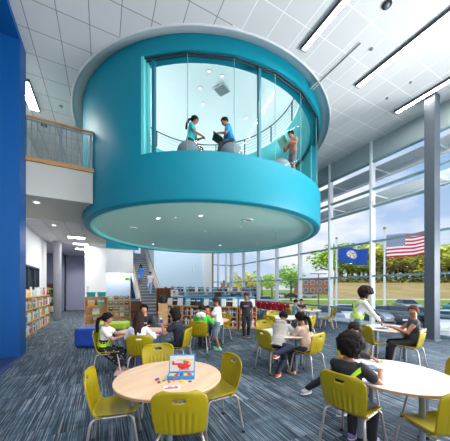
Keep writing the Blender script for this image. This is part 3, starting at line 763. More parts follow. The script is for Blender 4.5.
def person(label, pos, face, H, pelvis, skin='tan', lean=0, side=0, head=(0, 0), hands=(None, None), feet=(None, None),
           shirt=('short', (30, 34, 44)), legs=('long', (26, 28, 36)), shoes=(220, 220, 220), hair=('short', (26, 20, 18)), vox=.0085,
           group=None, foot_dir=(0, 1, 0), z0=0.0, extra=None, name='person', elbow=None, fist=False, twist=0):
    """local frame: +X the person's right, +Y the way they face"""
    t = thing(name, label, 'person', (pos[0], pos[1], z0), fyaw(*face), group)
    ms = mat('skin_'+skin, SKIN[skin], .55, var=.03); 
    P = Vector((0, 0, pelvis)) if not isinstance(pelvis, tuple) else Vector(pelvis)
    R = Matrix.Rotation(math.radians(side), 3, 'Y') @ Matrix.Rotation(-math.radians(lean), 3, 'X')
    Rt = R @ Matrix.Rotation(math.radians(twist), 3, 'Z')
    T = R @ Vector((0, 0, 1)); X = Rt @ Vector((1, 0, 0)); Y = Rt @ Vector((0, 1, 0))
    hh = .118*H+.045        # children have relatively larger heads
    N = P+T*(.305*H)
    # head
    hr = Matrix.Rotation(math.radians(head[0]), 3, 'Z') @ Matrix.Rotation(-math.radians(head[1]), 3, 'X')
    hu, hf, hx = hr @ Vector((0, 0, 1)), hr @ Vector((0, 1, 0)), hr @ Vector((1, 0, 0))
    nd = (T*.5+Vector((0, 0, .5))).normalized()
    HC = N+nd*(.03*H)+hu*(.50*hh)+hf*(.07*hh)
    hm = Matrix((hx, hf, hu)).transposed()
    b = B()
    def hb(c, r): ball(b, HC+hm @ (Vector(c)*hh), tuple(q*hh for q in r), hm, 16, 12)
    hb((0, -.04, .10), (.345, .43, .37)); hb((0, .13, -.17), (.27, .27, .29)); hb((0, .2, -.33), (.16, .16, .12)); hb((0, .25, -.1), (.25, .16, .22))
    for s in (-1, 1): hb((s*.345, -.02, -.06), (.04, .08, .11)); hb((s*.14, .27, -.14), (.1, .1, .1))
    capsule(b, HC+hm @ Vector((0, .37, .02))*hh, .03*hh, HC+hm @ Vector((0, .46, -.13))*hh, .05*hh, 8)
    for s in (-1, 1): capsule(b, HC+hm @ Vector((0, .36, .07))*hh, .035*hh, HC+hm @ Vector((s*.2, .33, .08))*hh, .035*hh, 8)
    capsule(b, N-T*.03*H, .036*H, HC-hu*.22*hh-hf*.05*hh, .034*H, 14)
    loft_body(b, P, T, X, Y, H, TORSO, -.004)
    # arms
    SH, EL, WR = [], [], []
    for s, k in ((-1, 0), (1, 1)):
        S = P+T*(.262*H)+X*(s*.098*H)
        tgt = hands[k]
        tgt = Vector(tgt) if tgt is not None else S+Vector((s*.03, .03, -.31*H))
        pole = Vector((s*.6, -.5, -.7)) if elbow is None else Vector((s*elbow[0], elbow[1], elbow[2]))
        E, Wr = ik(S, tgt, .172*H, .148*H, pole)
        SH.append(S); EL.append(E); WR.append(Wr)
        capsule(b, S, .036*H*.85, E, .0255*H, 12); capsule(b, E, .0255*H, Wr, .0165*H, 12)
        # hand with palm, four fingers, thumb
        fd = (Wr-E).normalized(); fd = (fd+Vector((0, 0, -.15))).normalized()
        inw = (X*(-s)); inw = (inw-fd*inw.dot(fd)).normalized()     # towards the other hand: thumb side
        dn = fd.cross(inw); 
        if dn.z > 0: dn = -dn
        ps = .098*H
        pc = Wr+fd*(.28*ps)
        capsule(b, Wr, .0165*H, Wr+fd*(.42*ps), .024*H, 10, .5, inw)
        for q, (off, ln) in enumerate(((.30, .44), (.10, .50), (-.10, .47), (-.29, .37))):
            base = Wr+fd*(.48*ps)+inw*(off*.5*ps); r = .0075*H if H > 1 else .008
            r = max(r*.75, .0068); c1 = .35 if not fist else .9
            d1 = (fd+dn*c1+inw*off*.25).normalized(); d2 = (fd+dn*c1*2.6).normalized()
            k1 = base+d1*ln*.5*ps; k2 = k1+d2*ln*.5*ps
            capsule(b, base-fd*.1*ps, r*1.12, k1, r, 7); capsule(b, k1, r, k2, r*.85, 7)
        th = Wr+fd*(.15*ps)+inw*(.17*ps); t1 = th+(fd*.7+inw*.7+dn*.2).normalized()*.27*ps; t2 = t1+(fd*.95+inw*.1+dn*.3).normalized()*.22*ps
        capsule(b, th, max(.0095*H*.8, .008), t1, max(.0085*H*.8, .0075), 7); capsule(b, t1, .008, t2, .0068, 7)
    HP, KN, AN = [], [], []
    for s, k in ((-1, 0), (1, 1)):
        Hp = P+X*(s*.052*H)-T*.01*H; tgt = Vector(feet[k]) if feet[k] is not None else Vector((s*.055*H, .0, .045*H))
        K, A_ = ik(Hp, tgt, .245*H, .235*H, Vector((s*.12, 1, .35)))
        HP.append(Hp); KN.append(K); AN.append(A_)
        capsule(b, Hp, .051*H, K, .034*H, 14); capsule(b, K, .034*H, A_, .021*H, 12)
        fdv = Vector(foot_dir).normalized()
        capsule(b, A_-Vector((0, 0, .012*H)), .02*H, A_+fdv*.07*H-Vector((0, 0, .025*H)), .017*H, 10)
    remesh('body', b, vox, ms, t, 3)
    # eyes, mouth
    if head[1] > -900:
        for s in (-1, 1):
            b = B(); ball(b, HC+hm @ Vector((s*.135, .365, -.045))*hh, (.05*hh, .03*hh, .03*hh), hm, 10, 8); e = obj('eye', b, mat('eye_white', (225, 222, 218), .3), t, smooth=True)
            b = B(); ball(b, HC+hm @ Vector((s*.135, .388, -.045))*hh, (.025*hh, .014*hh, .025*hh), hm, 8, 6); obj('iris', b, mat('iris_dark', (34, 22, 18), .2), e, smooth=True)
        b = B(); ball(b, HC+hm @ Vector((0, .405, -.275))*hh, (.09*hh, .025*hh, .028*hh), hm, 12, 8); obj('mouth', b, mat('lip_'+skin, tuple(int(q*.82) for q in SKIN[skin][:1])+tuple(int(q*.62) for q in SKIN[skin][1:]), .5), t, smooth=True)
    # top
    st, sc = shirt[0], shirt[1]
    msh = mat('cloth_%d_%d_%d' % sc, sc, .85, var=.14, scale=22, bump=.35)
    b = B(); sec = [s for s in TORSO if s[0] > -.05 and s[0] < .30]
    low = -.045 if st != 'tucked' else .0
    sec = [(low, .094, .068, 0)]+[s for s in sec if s[0] > low+.01]
    if st == 'hoodie': loft_body(b, P, T, X, Y, H, sec, .026)
    else: loft_body(b, P, T, X, Y, H, sec, .011)
    for k in (0, 1):
        S, E, Wr = SH[k], EL[k], WR[k]
        if st in ('long', 'hoodie'):
            g = .016 if st == 'hoodie' else .010
            capsule(b, S, .036*H*.85+g, E, .0255*H+g, 12); capsule(b, E, .0255*H+g, E+(Wr-E)*.93, .0175*H+g, 12)
        elif st == 'none': capsule(b, S-T*.0, .036*H*.85+.006, S+(E-S)*.1, .034*H+.006, 12)
        else:
            capsule(b, S, .036*H*.85+.012, S+(E-S)*.55, .030*H+.016, 12)
    if st == 'hoodie':
        for a in range(-3, 4): ball(b, N-Y*(.055*H)+X*(a*.016*H)-T*(.012*H+.002*abs(a)), (.035*H, .03*H, .04*H), None, 10, 8)
    remesh('shirt', b, vox, msh, t, 5, .5, None, .003, 3)
    # lower
    lt, lc = legs[0], legs[1]; ml = mat('cloth_%d_%d_%d' % lc, lc, .85, var=.14, scale=22, bump=.3)
    b = B()
    if lt == 'skirt':
        for k in (0, 1): capsule(b, HP[k], .051*H+.02, KN[k]+(KN[k]-HP[k])*.02, .05*H+.02, 14)
        mid = (KN[0]+KN[1])/2; hm_ = (HP[0]+HP[1])/2
        for q in range(9):
            f = q/8; c = hm_+(mid-hm_)*f; ball(b, c-Vector((0, 0, .02+.11*f)), (.10*H+.05*f, .07*H, .06*H+.06*f), None, 14, 10)
        loft_body(b, P, T, X, Y, H, [s for s in TORSO if s[0] < .13], .018)
    else:
        loft_body(b, P, T, X, Y, H, [s for s in TORSO if s[0] < .06], .007)
        for k in (0, 1):
            capsule(b, HP[k], .051*H+.010, KN[k], .034*H+.012, 14)
            if lt == 'long': capsule(b, KN[k], .034*H+.012, AN[k]-Vector((0, 0, .0)), .024*H+.013, 12)
            else: 
                if lt == 'shorts': capsule(b, HP[k]+(KN[k]-HP[k])*.5, .045*H+.018, HP[k]+(KN[k]-HP[k])*.88, .04*H+.018, 12)
    o = remesh('skirt' if lt == 'skirt' else ('shorts' if lt == 'shorts' else 'trousers'), b, vox, ml, t, 4, .5, None, .002, 3)
    if lt == 'skirt':
        md = NT('spotted_black') if 'spotted_black' not in MATS else None
        if md:
            tc = md.n('ShaderNodeTexCoord'); vo = md.n('ShaderNodeTexVoronoi'); vo.inputs['Scale'].default_value = 24; md.l(tc.outputs['Object'], vo.inputs['Vector'])
            md.l(md.mix(md.math('LESS_THAN', vo.outputs['Distance'], .24), rgb(24, 24, 30), rgb(206, 190, 184)), md.b.inputs['Base Color']); md.b.inputs['Roughness'].default_value = .85
        PENDING[-1] = (o, MATS['spotted_black'])+PENDING[-1][2:]
    # shoes
    fdv = Vector(foot_dir).normalized(); sx = Vector((fdv.y, -fdv.x, 0)).normalized() if abs(fdv.z) < .9 else Vector((1, 0, 0))
    up = sx.cross(fdv).normalized()
    if up.z < 0 and abs(fdv.z) < .9: up = -up
    for k in (0, 1):
        A_ = AN[k]; so = A_-up*(.030*H)
        b = B(); capsule(b, so-fdv*.022*H, .024*H+.004, so+fdv*.072*H, .024*H+.003, 12, 1, sx); capsule(b, A_+up*.004, .022*H+.006, so, .024*H+.004, 10)
        lim = so-up*.016*H
        for v in b.verts:
            d = (v.co-lim).dot(up)
            if d < 0: v.co -= up*d
        s = remesh('shoe', b, .0065, mat('shoe_%d_%d_%d' % shoes, shoes, .6), t, 2)
        b = B(); rings_to(b, [[lim+fdv*(.025*H)+fdv*(.078*H*math.cos(a))+sx*((.03*H+.001)*math.sin(a))+up*q for a in [2*PI*i/20 for i in range(20)]] for q in (-.010, .006)])
        obj('sole', b, mat('sole_white', (226, 226, 224), .6), s)
    # hair
    ht, hc = hair[0], hair[1]; mh = mat('hair_%d_%d_%d' % hc, tuple(int(q*.75) for q in hc), .8, var=.3, scale=40, bump=.5, spec=.2)
    b = B(); cnt = 190; rr = {'short': .075, 'curly': .15, 'long': .09, 'tail': .085, 'bob': .09, 'cap': .07}[ht]
    ex = {'short': 0, 'curly': .13, 'long': .02, 'tail': .01, 'bob': .03, 'cap': 0}[ht]
    rng = random.Random(label)
    ball(b, HC+hm @ Vector((0, -.09, .14))*hh, tuple(q*hh for q in (.35+ex, .40+ex, .36+ex)), hm, 18, 14)
    for i in range(cnt):
        z = 1-2*(i+.5)/cnt; ph = i*2.39996; q = Vector((math.sqrt(1-z*z)*math.cos(ph), math.sqrt(1-z*z)*math.sin(ph), z))
        c = Vector((q.x*(.345+ex), q.y*(.42+ex)-.04, q.z*(.37+ex)+.10))
        hl = .26-.2*abs(c.x)/.35
        if c.y > .16 and c.z < hl: continue
        if c.z < (-.12 if ht in ('short', 'cap') else -.34): continue
        if c.y > .02 and c.z < .0: continue
        j = 1+rng.uniform(-.25, .35)
        ball(b, HC+hm @ c*hh, rr*hh*j, None, 8, 6)
    if ht in ('long', 'bob', 'curly'):
        ln = {'long': 2.3, 'bob': .75, 'curly': .55}[ht]
        for i in range(15):
            a = math.radians(180+(i-7)*17); s0 = HC+hm @ Vector((.36*math.sin(a)*-1, .40*math.cos(a)-.05, -.05))*hh
            e = HC+hm @ Vector((.38*math.sin(a)*-1, .36*math.cos(a)-.10, -.05))*hh-Vector((0, 0, hh*ln*rng.uniform(.8, 1.08)))
            if ht == 'long': 
                e += Y*(-.02*H)
            m_ = (s0+e)/2+Vector((rng.uniform(-.01, .01), rng.uniform(-.01, .01), 0))-Y*.015*H
            capsule(b, s0, .11*hh, m_, .105*hh, 8); capsule(b, m_, .105*hh, e, .04*hh, 8)
    if ht == 'tail':
        s0 = HC+hm @ Vector((0, -.5, .05))*hh; pts = [s0, s0+hm @ Vector((0, -.28, -.25))*hh, s0+hm @ Vector((0, -.3, -.8))*hh, s0+hm @ Vector((0, -.2, -1.35))*hh]
        for (a, r0), (c, r1) in zip(zip(pts, (.11, .17, .16, .13)), zip(pts[1:], (.17, .16, .13, .04))): capsule(b, a, r0*hh, c, r1*hh, 10)
    if ht == 'cap':
        for s in range(-4, 5): ball(b, HC+hm @ Vector((s*.06, .40+.12*(1-abs(s)/5), .22))*hh, (.07*hh, .12*hh, .03*hh), hm, 8, 6)
    remesh('cap' if ht == 'cap' else 'hair', b, .0065 if vox < .009 else .008, mh, t, 1 if ht == 'curly' else 3, .5, None, .006 if ht == 'curly' else .002, 14)
    info = dict(P=P, T=T, X=X, Y=Y, N=N, H=H, WR=WR, HC=HC, hm=hm, hh=hh, KN=KN, t=t)
    if extra: extra(info)
    return t
def band(info, name, t0, t1, phi, width, col, infl=.022):
    P, T, X, Y, H = (info[k] for k in 'PTXYH'); b = B(); n = 40; R = []
    for i in range(n):
        a = 2*PI*i/n; tt = t0+t1*math.cos(a-phi); w, d, f = tw(max(-.05, min(.285, tt)))
        if tt > .25: w *= 1.05; d *= 1.0
        r = []
        for dz, io in ((-width/2, 0), (width/2, 0), (width/2, .006), (-width/2, .006)):
            r.append(P+T*(tt*H+dz)+Y*(f*H)+X*((w*H+infl+io)*math.cos(a))+Y*((d*H+infl+io)*math.sin(a)))
        R.append(r)
    vs = [[b.verts.new(p) for p in r] for r in R]
    for i in range(n):
        a, c = vs[i], vs[(i+1) % n]
        for j in range(4): b.faces.new((a[j], c[j], c[(j+1) % 4], a[(j+1) % 4]))
    return obj(name, b, mat('hi_vis_lime', col, .5), info['t'], smooth=False)
LIME = (176, 224, 20)
def lime_vest(info):
    band(info, 'safety_belt', .05, 0, 0, .055, LIME); band(info, 'safety_strap', .165, .115, 0.0, .05, LIME); band(info, 'safety_strap', .165, .115, PI, .05, LIME, .026)
def lime_strap(info): band(info, 'lanyard_strap', .165, .125, 0.35, .05, LIME, .017)
def chest(col, w_, h_, name='print'):
    def f(info):
        P, T, X, Y, H = (info[k] for k in 'PTXYH'); b = B()
        for q in range(4): box(b, P+T*.195*H+Y*(.074*H+.013)+X*((q-1.5)*w_/4), (w_/5.2, .006, h_), Matrix((X, Y, T)).transposed())
        obj(name, b, mat('print_%d' % col[0], col, .7), info['t'])
    return f
SIT = .50
def lc(pos, face, x, z, h):
    v = Matrix.Rotation(-fyaw(*face), 3, 'Z') @ (cw(x, z)-cw(*pos)); return (v.x, v.y, h)
# --- left table group
person('girl in a white top, lime safety vest and spotted black skirt, seated sideways', cw(-2.25, 4.46), (1, .3), 1.32, .50, 'tan', 6, 0, (-6, 8), ((-.0, .40, .72), (.10, .36, .70)), ((-.07, .33, .07), (.10, .26, .07)), ('short', (232, 226, 228)), ('skirt', (20, 20, 24)), (236, 186, 180), ('tail', (34, 24, 20)), extra=lime_vest)
person('girl with long brown hair and a white shirt seated with her back to us', cw(-1.57, 4.33), (-.05, 1), 1.36, .50, 'brown', 8, 0, (0, 5), ((-.18, .33, .73), (.2, .34, .73)), (None, None) and ((-.08, .30, .06), (.08, .32, .06)), ('long', (226, 226, 232)), ('long', (92, 88, 150)), (180, 176, 180), ('long', (62, 42, 36)))
person('child in a black printed sweatshirt facing us behind the second wooden table', cw(-1.95, 5.85), (.2, -1), 1.48, .50, 'tan', 8, 0, (0, 0), ((-.15, .36, .74), (.15, .36, .74)), ((-.08, .3, .06), (.08, .3, .06)), ('long', (28, 32, 40)), ('long', (30, 34, 50)), (60, 60, 66), ('short', (30, 22, 20)), extra=chest((206, 200, 180), .16, .04))
def phone(info):
    b = B(); w = (info['WR'][0]+info['WR'][1])/2+Vector((0, .10, .04))
    box(b, w, (.07, .02, .13), Matrix.Rotation(.3, 3, 'X'))
    info['phone'] = info['t'].matrix_basis
person('child in a black shirt seated facing left, holding up a small blue toy', cw(-.90, 4.86), (-1, .2), 1.46, .50, 'tan', 10, 0, (4, 14), ((-.08, .36, .84), (.07, .36, .80)), ((-.08, .32, .06), (.08, .34, .06)), ('short', (30, 36, 50)), ('long', (24, 26, 38)), (40, 40, 44), ('bob', (36, 28, 26)))
# --- third table group
person('child in a bright green hooded jacket, seated with their back to us', cw(-.6, 6.07), (.1, 1), 1.42, .50, 'brown', 10, 0, (5, 10), ((-.14, .36, .75), (.2, .36, .75)), ((-.08, .3, .06), (.08, .3, .06)), ('hoodie', (66, 186, 64)), ('long', (40, 44, 56)), (60, 60, 66), ('short', (52, 40, 34)),
       extra=lambda i: remesh('hood', (lambda b: ([ball(b, i['N']-i['Y']*(.085*i['H'])+i['X']*(a*.035*i['H'])-Vector((0, 0, .01*i['H']+.012*abs(a))), .052*i['H'], None, 10, 8) for a in (-1, 0, 1)], b)[1])(B()), .01, mat('cloth_fleece', (222, 222, 220), .9), i['t'], 3))
person('boy in a white shirt and grey shorts standing at the third wooden table', cw(-.16, 6.3), (-1, .25), 1.38, .70, 'brown', 7, 0, (5, 12), ((-.04, .32, .80), (.1, .31, .78)), ((-.07, -.03, .06), (.08, .05, .06)), ('short', (234, 234, 238)), ('shorts', (122, 134, 152)), (122, 214, 170), ('short', (70, 50, 40)))
person('small child with a fringe facing us at the third wooden table', cw(-.55, 7.5), (.1, -1), 1.2, .48, 'tan', 10, 0, (0, 8), ((-.12, .3, .74), (.12, .3, .74)), ((-.08, .28, .06), (.08, .28, .06)), ('short', (190, 60, 60)), ('long', (60, 64, 80)), (60, 60, 66), ('short', (40, 30, 26)), vox=.010)
person('boy in black clothes walking towards us past the low bookcase', cw(.69, 7.87), (-.1, -1), 1.45, .74, 'brown', 2, 0, (0, 10), ((-.2, .03, .52), (.2, .04, .52)), ((-.07, -.06, .065), (.06, .14, .06)), ('short', (34, 34, 42)), ('long', (26, 28, 34)), (100, 60, 50), ('short', (60, 46, 38)), extra=chest((150, 120, 140), .16, .05))
# --- middle group
person('child in a beige-grey hoodie leaning over the white table with one foot kicked up', cw(.98, 4.46), (.55, .83), 1.36, .57, 'brown', 33, 0, (0, 26), ((-.1, .52, .76), (.16, .50, .76)), (lc((.98, 4.46), (.55, .83), .88, 4.18, .46), lc((.98, 4.46), (.55, .83), .95, 4.36, .065)), ('hoodie', (172, 166, 160)), ('long', (30, 38, 60)), (190, 92, 60), ('short', (26, 22, 24)))
person('child in a beige shirt seated at the right of the leaning child', cw(1.52, 4.45), (-.55, .83), 1.36, .50, 'brown', 16, 0, (14, 14), (lc((1.52, 4.45), (-.55, .83), 1.30, 4.72, .75), lc((1.52, 4.45), (-.55, .83), 1.52, 4.76, .75)), ((-.16, .2, .06), (.02, .33, .06)), ('long', (196, 168, 148)), ('long', (50, 48, 60)), (200, 160, 130), ('tail', (24, 20, 22)))
person('dark-haired child in a grey-blue shirt at the farthest table', cw(2.76, 9.6), (1, .2), 1.35, .50, 'tan', 6, 0, (0, 8), ((-.1, .36, .75), (.1, .36, .75)), ((-.08, .3, .06), (.08, .3, .06)), ('short', (120, 142, 160)), ('long', (50, 60, 80)), (60, 60, 66), ('short', (36, 30, 28)), vox=.011)
person('child in a dark cap facing us at the farthest table', cw(3.35, 10.65), (-.05, -1), 1.3, .50, 'tan', 8, 0, (0, 8), ((-.12, .34, .75), (.12, .34, .75)), ((-.08, .3, .06), (.08, .3, .06)), ('short', (36, 38, 46)), ('long', (50, 54, 66)), (60, 60, 66), ('cap', (38, 40, 50)), vox=.011)
# --- right groups
person('woman with curly dark hair, pale grey top and lime safety belt standing over the table', cw(3.05, 5.62), (1, -.12), 1.63, .86, 'brown', 17, 0, (-6, 22), ((-.02, .56, .79), (.12, .52, .79)), ((-.09, -.05, .07), (.10, .06, .07)), ('long', (204, 206, 208)), ('long', (78, 110, 128)), (50, 50, 56), ('curly', (44, 30, 26)), extra=lime_vest)
person('woman in a dark sleeveless top sitting at the white table and looking over at us', cw(3.84, 4.92), (-.9, .45), 1.56, .50, 'brown', -2, 4, (60, 2), (lc((3.84, 4.92), (-.9, .45), 3.5, 4.98, .77), lc((3.84, 4.92), (-.9, .45), 3.56, 5.22, .77)), ((-.1, .40, .08), (.1, .42, .08)), ('none', (48, 52, 62)), ('long', (26, 28, 34)), (40, 40, 44), ('short', (110, 72, 50)), elbow=(.5, -.2, -1))
person('child in a dark patterned top behind the curly-haired girl, one leg stretched out', cw(1.78, 3.38), (-.55, -.84), 1.36, .50, 'brown', 12, -6, (0, 18), (lc((1.82, 3.38), (-.55, -.84), 1.6, 3.05, .74), lc((1.82, 3.38), (-.55, -.84), 1.85, 3.0, .74)), (lc((1.82, 3.38), (-.55, -.84), 1.55, 3.05, .08), lc((1.82, 3.38), (-.55, -.84), 1.27, 3.62, .09)), ('long', (58, 54, 60)), ('long', (28, 34, 48)), (146, 150, 168), ('short', (44, 32, 30)), foot_dir=(.5, .85, 0))
person('girl with big dark curly hair, black shirt and lime strap at the near table', cw(1.19, 2.34), (.8, .6), 1.34, .49, 'brown', 7, -3, (-4, 20), (lc((1.19, 2.34), (.8, .6), 1.42, 2.62, .75), lc((1.19, 2.34), (.8, .6), 1.56, 2.42, .75)), ((-.09, .28, .065), (.10, .30, .065)), ('short', (30, 32, 38)), ('long', (26, 27, 32)), (120, 90, 160), ('curly', (30, 22, 22)), vox=.0075, extra=lime_strap)
# --- on the stairs
person('girl in a blue dress coming down the stairs', (2.3, 17.15, 0), (.0, -1) , 1.35, .72, 'brown', 0, 0, (0, 10), (None, None), ((-.06, .1, .06), (.07, -.02, .22)), ('short', (60, 130, 206)), ('shorts', (60, 130, 206)), (60, 60, 66), ('long', (30, 24, 22)), vox=.011, z0=RZ/NS*10)
person('girl in a white top and pale trousers coming down the stairs', (2.75, 16.1, 0), (-.1, -1), 1.35, .72, 'tan', 0, 0, (0, 10), (None, None), ((-.06, .1, .06), (.07, -.02, .22)), ('short', (224, 214, 224)), ('long', (150, 178, 208)), (200, 200, 204), ('short', (40, 30, 26)), vox=.011, z0=RZ/NS*7)
# --- up in the loft
LF = 4.78
def stool(px, z, lb):
    t = thing('round_pouf', lb, 'pouf', cw((px-225)/F*z, z, LF)); b = B(); ball(b, (0, 0, .26), (.30, .30, .26), None, 24, 14); obj('cushion', b, mat('pouf_grey', (112, 124, 132), .85, var=.05), t, smooth=True)
    b = B(); cyl(b, (0, 0, 0), .2, .03, 20); obj('base', b, M_black, t)
stool(189, 6.12, 'grey round pouf under the girl in the aqua shirt in the loft')
stool(231, 6.2, 'grey round pouf under the boy in the blue shirt in the loft')
stool(280, 6.95, 'grey round pouf beside the standing child in the loft')
person('girl in an aqua shirt seated in the loft facing right', cw((190-225)/F*6.15, 6.15), (1, -.1), 1.34, .56, 'brown', 10, 0, (0, 20), ((-.06, .30, .66), (.08, .32, .64)), ((-.07, .34, .07), (.08, .42, .07)), ('short', (40, 170, 176)), ('shorts', (34, 38, 46)), (80, 70, 70), ('tail', (36, 28, 26)), z0=LF)
def nothing(i): pass
person('boy in a bright blue shirt seated in the loft reading, facing left', cw((232-225)/F*6.2, 6.2), (-1, -.15), 1.36, .56, 'brown', 18, 0, (0, 26), ((-.06, .34, .74), (.08, .34, .74)), ((-.07, .34, .12), (.1, .42, .12)), ('short', (20, 130, 190)), ('long', (34, 38, 48)), (80, 70, 70), ('short', (36, 28, 26)), z0=LF)
person('child in a red and brown top standing in the loft holding an open magazine', cw((293-225)/F*6.95, 6.95), (-.85, -.4), 1.34, .70, 'brown', 2, 0, (0, 26), ((-.12, .26, .92), (.12, .26, .92)), ((-.06, -.02, .06), (.07, .02, .06)), ('short', (156, 98, 84)), ('shorts', (74, 84, 92)), (80, 70, 70), ('short', (44, 32, 28)), z0=LF)
# ------------------------------------------------------------------ things people hold and things on tables
def local(px, pz, face, off, z0=0):
    M = Matrix.Rotation(fyaw(*face), 3, 'Z'); return cw(px, pz, z0)+M @ Vector(off)
def open_book(name, label, cat, loc, rz, tilt, w, h, cover, pages, group=None):
    t = thing(name, label, cat, loc, rz, group); t.rotation_euler = (tilt, 0, rz)
    for s in (-1, 1):
        b = B(); R = Matrix.Rotation(s*.22, 3, 'Y'); box(b, R @ Vector((s*w/4, 0, 0)), (w/2, h, .006), R); obj('cover', b, cover, t)
        b = B(); box(b, R @ Vector((s*w/4, 0, .006)), (w/2-.01, h-.012, .007), R); obj('page', b, pages, t)
    return t
M_page = NT('printed_page'); vo = M_page.n('ShaderNodeTexVoronoi'); tc = M_page.n('ShaderNodeTexCoord'); vo.inputs['Scale'].default_value = 22; M_page.l(tc.outputs['Object'], vo.inputs['Vector'])
M_page.l(M_page.mix(M_page.math('GREATER_THAN', vo.outputs['Distance'], .38), rgb(236, 232, 222), rgb(150, 170, 176)), M_page.b.inputs['Base Color']); M_page = M_page.m
p = local((293-225)/F*6.95, 6.95, (-.85, -.4), (0, .33, .95), LF); open_book('magazine', 'open green and white magazine held by the standing child in the loft', 'magazine', p, fyaw(-.85, -.4), 1.0, .34, .26, mat('mag_cover', (168, 206, 182), .5), M_page)
p = local((232-225)/F*6.2, 6.2, (-1, -.15), (0, .36, .66), LF); open_book('picture_book', 'dark open book held by the boy in the loft', 'book', p, fyaw(-1, -.15), .55, .36, .28, mat('book_black', (44, 50, 58), .5), mat('book_dark_pages', (96, 104, 110), .6))
# open toy case
M_case_b = mat('toy_case_blue', (52, 142, 202), .45)
c = cw((181.5-225)/F*2.43, 2.43, .70)
t = thing('toy_case', 'open blue magnetic toy case with a red helicopter picture, standing on the near wooden table', 'toy box', c, -.38); t.scale = (1.15, 1.15, 1.2)
b = B(); bx(b, -.115, .115, -.06, .05, 0, .006); bx(b, -.115, .115, -.06, -.054, 0, .032); bx(b, -.115, .115, .044, .05, 0, .032); bx(b, -.115, -.109, -.06, .05, 0, .032); bx(b, .109, .115, -.06, .05, 0, .032); obj('tray', b, M_case_b, t)
b = B(); bx(b, -.107, .107, -.053, .043, .006, .022); obj('tray_liner', b, mat('case_liner', (206, 206, 204), .6), t)
R = Matrix.Rotation(-.16, 3, 'X')
def lidp(x, z, y=0): return Vector((0, .052, .028))+R @ Vector((x, y, z))
b = B(); box(b, lidp(0, .072), (.23, .012, .148), R); lid = obj('lid', b, M_case_b, t)
b = B(); box(b, lidp(0, .072, -.0065), (.212, .004, .13), R); obj('lid_board', b, mat('board_white', (208, 204, 200), .5), lid)
red = mat('toy_red', (206, 34, 32), .4); yel = mat('toy_yellow', (240, 190, 30), .4); grn = mat('toy_green', (50, 150, 60), .4); blu = mat('toy_blue', (40, 70, 180), .4)
b = B(); M0 = R
def flat_ball(b, x, z, rx, rz): ball(b, lidp(x, z, -.011), (rx, .004, rz), R, 14, 8)
flat_ball(b, .01, .05, .05, .022); flat_ball(b, .045, .062, .034, .03); box(b, lidp(-.045, .068, -.011), (.075, .005, .014), R); box(b, lidp(-.078, .078, -.011), (.016, .005, .03), R); box(b, lidp(.02, .024, -.011), (.09, .005, .007), R)
obj('helicopter_picture', b, red, lid, smooth=False)
b = B(); box(b, lidp(.03, .104, -.011), (.15, .005, .008), R); flat_ball(b, .058, .066, .018, .018); obj('helicopter_rotor', b, yel, lid)
b = B(); flat_ball(b, .022, .088, .012, .012); obj('helicopter_hub', b, grn, lid)
for x, m_ in ((-.07, yel), (-.04, red), (.0, blu), (.035, yel), (.07, red)):
    b = B(); box(b, (x, -.01, .027), (.028, .05, .008), Matrix.Rotation(x*6, 3, 'Z')); obj('toy_piece', b, m_, t, bevel=.002)
t = thing('picture_card', 'white picture card with a red boat lying in front of the toy case', 'card', cw((172-225)/F*2.17, 2.17, .70), -.32)
b = B(); bx(b, -.075, .075, -.045, .045, 0, .003); obj('card', b, mat('card_white', (232, 228, 226), .5), t)
b = B(); box(b, (-.005, -.012, .0035), (.12, .022, .002)); obj('boat_hull', b, red, t); b = B(); box(b, (-.02, .015, .0035), (.04, .014, .002)); box(b, (.035, .018, .0035), (.03, .016, .002)); obj('boat_top', b, blu, t)
b = B(); box(b, (.008, .004, .0035), (.07, .01, .002)); obj('boat_deck', b, yel, t)
def piece(px, z, m_, lb, s=(.03, .018, .012), kind='b'):
    t = thing('toy_block', lb, 'toy', cw((px-225)/F*z, z, .70), random.uniform(0, 3)); b = B()
    if kind == 'b': box(b, (0, 0, s[2]/2), s)
    else: cyl(b, (0, 0, 0), s[0]/2, s[2], 18)
    obj('block', b, m_, t, bevel=.003)
piece(181.5, 2.31, yel, 'yellow round toy piece, the biggest, in front of the toy case', (.042, 0, .018), 'c')
piece(157, 2.36, blu, 'dark blue toy piece farthest left of the toy case', (.04, .02, .014)); piece(159, 2.28, red, 'red toy piece left of the picture card', (.026, .022, .02)); piece(164, 2.33, grn, 'green toy piece left of the toy case')
piece(169, 2.30, red, 'flat red toy piece between the green and orange ones'); piece(174, 2.34, mat('toy_orange', (234, 120, 30), .4), 'orange toy piece against the toy case', (.035, .015, .012)); piece(190, 2.31, blu, 'blue toy piece under the right corner of the toy case')
# things on the second wooden table
for px, z, col, lb, s in ((157, 4.75, (190, 60, 160), 'magenta plastic toy on the second wooden table', (.05, .05, .03)), (152, 4.8, (226, 90, 170), 'pink plastic toy on the second wooden table', (.06, .04, .03)), (160, 4.7, (110, 60, 170), 'purple plastic toy on the second wooden table', (.06, .05, .035)), (163, 4.85, (60, 90, 200), 'blue plastic toy on the second wooden table', (.04, .04, .03))):
    piece(px, z, mat('toy_%d' % col[0], col, .4), lb, s)
p = local(-.90, 4.86, (-1, .2), (0, .42, .90)); t = thing('toy_robot', 'small blue and red toy held up at the second wooden table', 'toy', p)
b = B(); box(b, (0, 0, .02), (.06, .04, .07)); obj('toy_body', b, blu, t, bevel=.005); b = B(); box(b, (0, 0, .07), (.04, .035, .035)); obj('toy_head', b, mat('toy_white', (230, 232, 240), .4), t, bevel=.004); b = B(); box(b, (0, 0, -.03), (.05, .035, .03)); obj('toy_feet', b, red, t, bevel=.004)
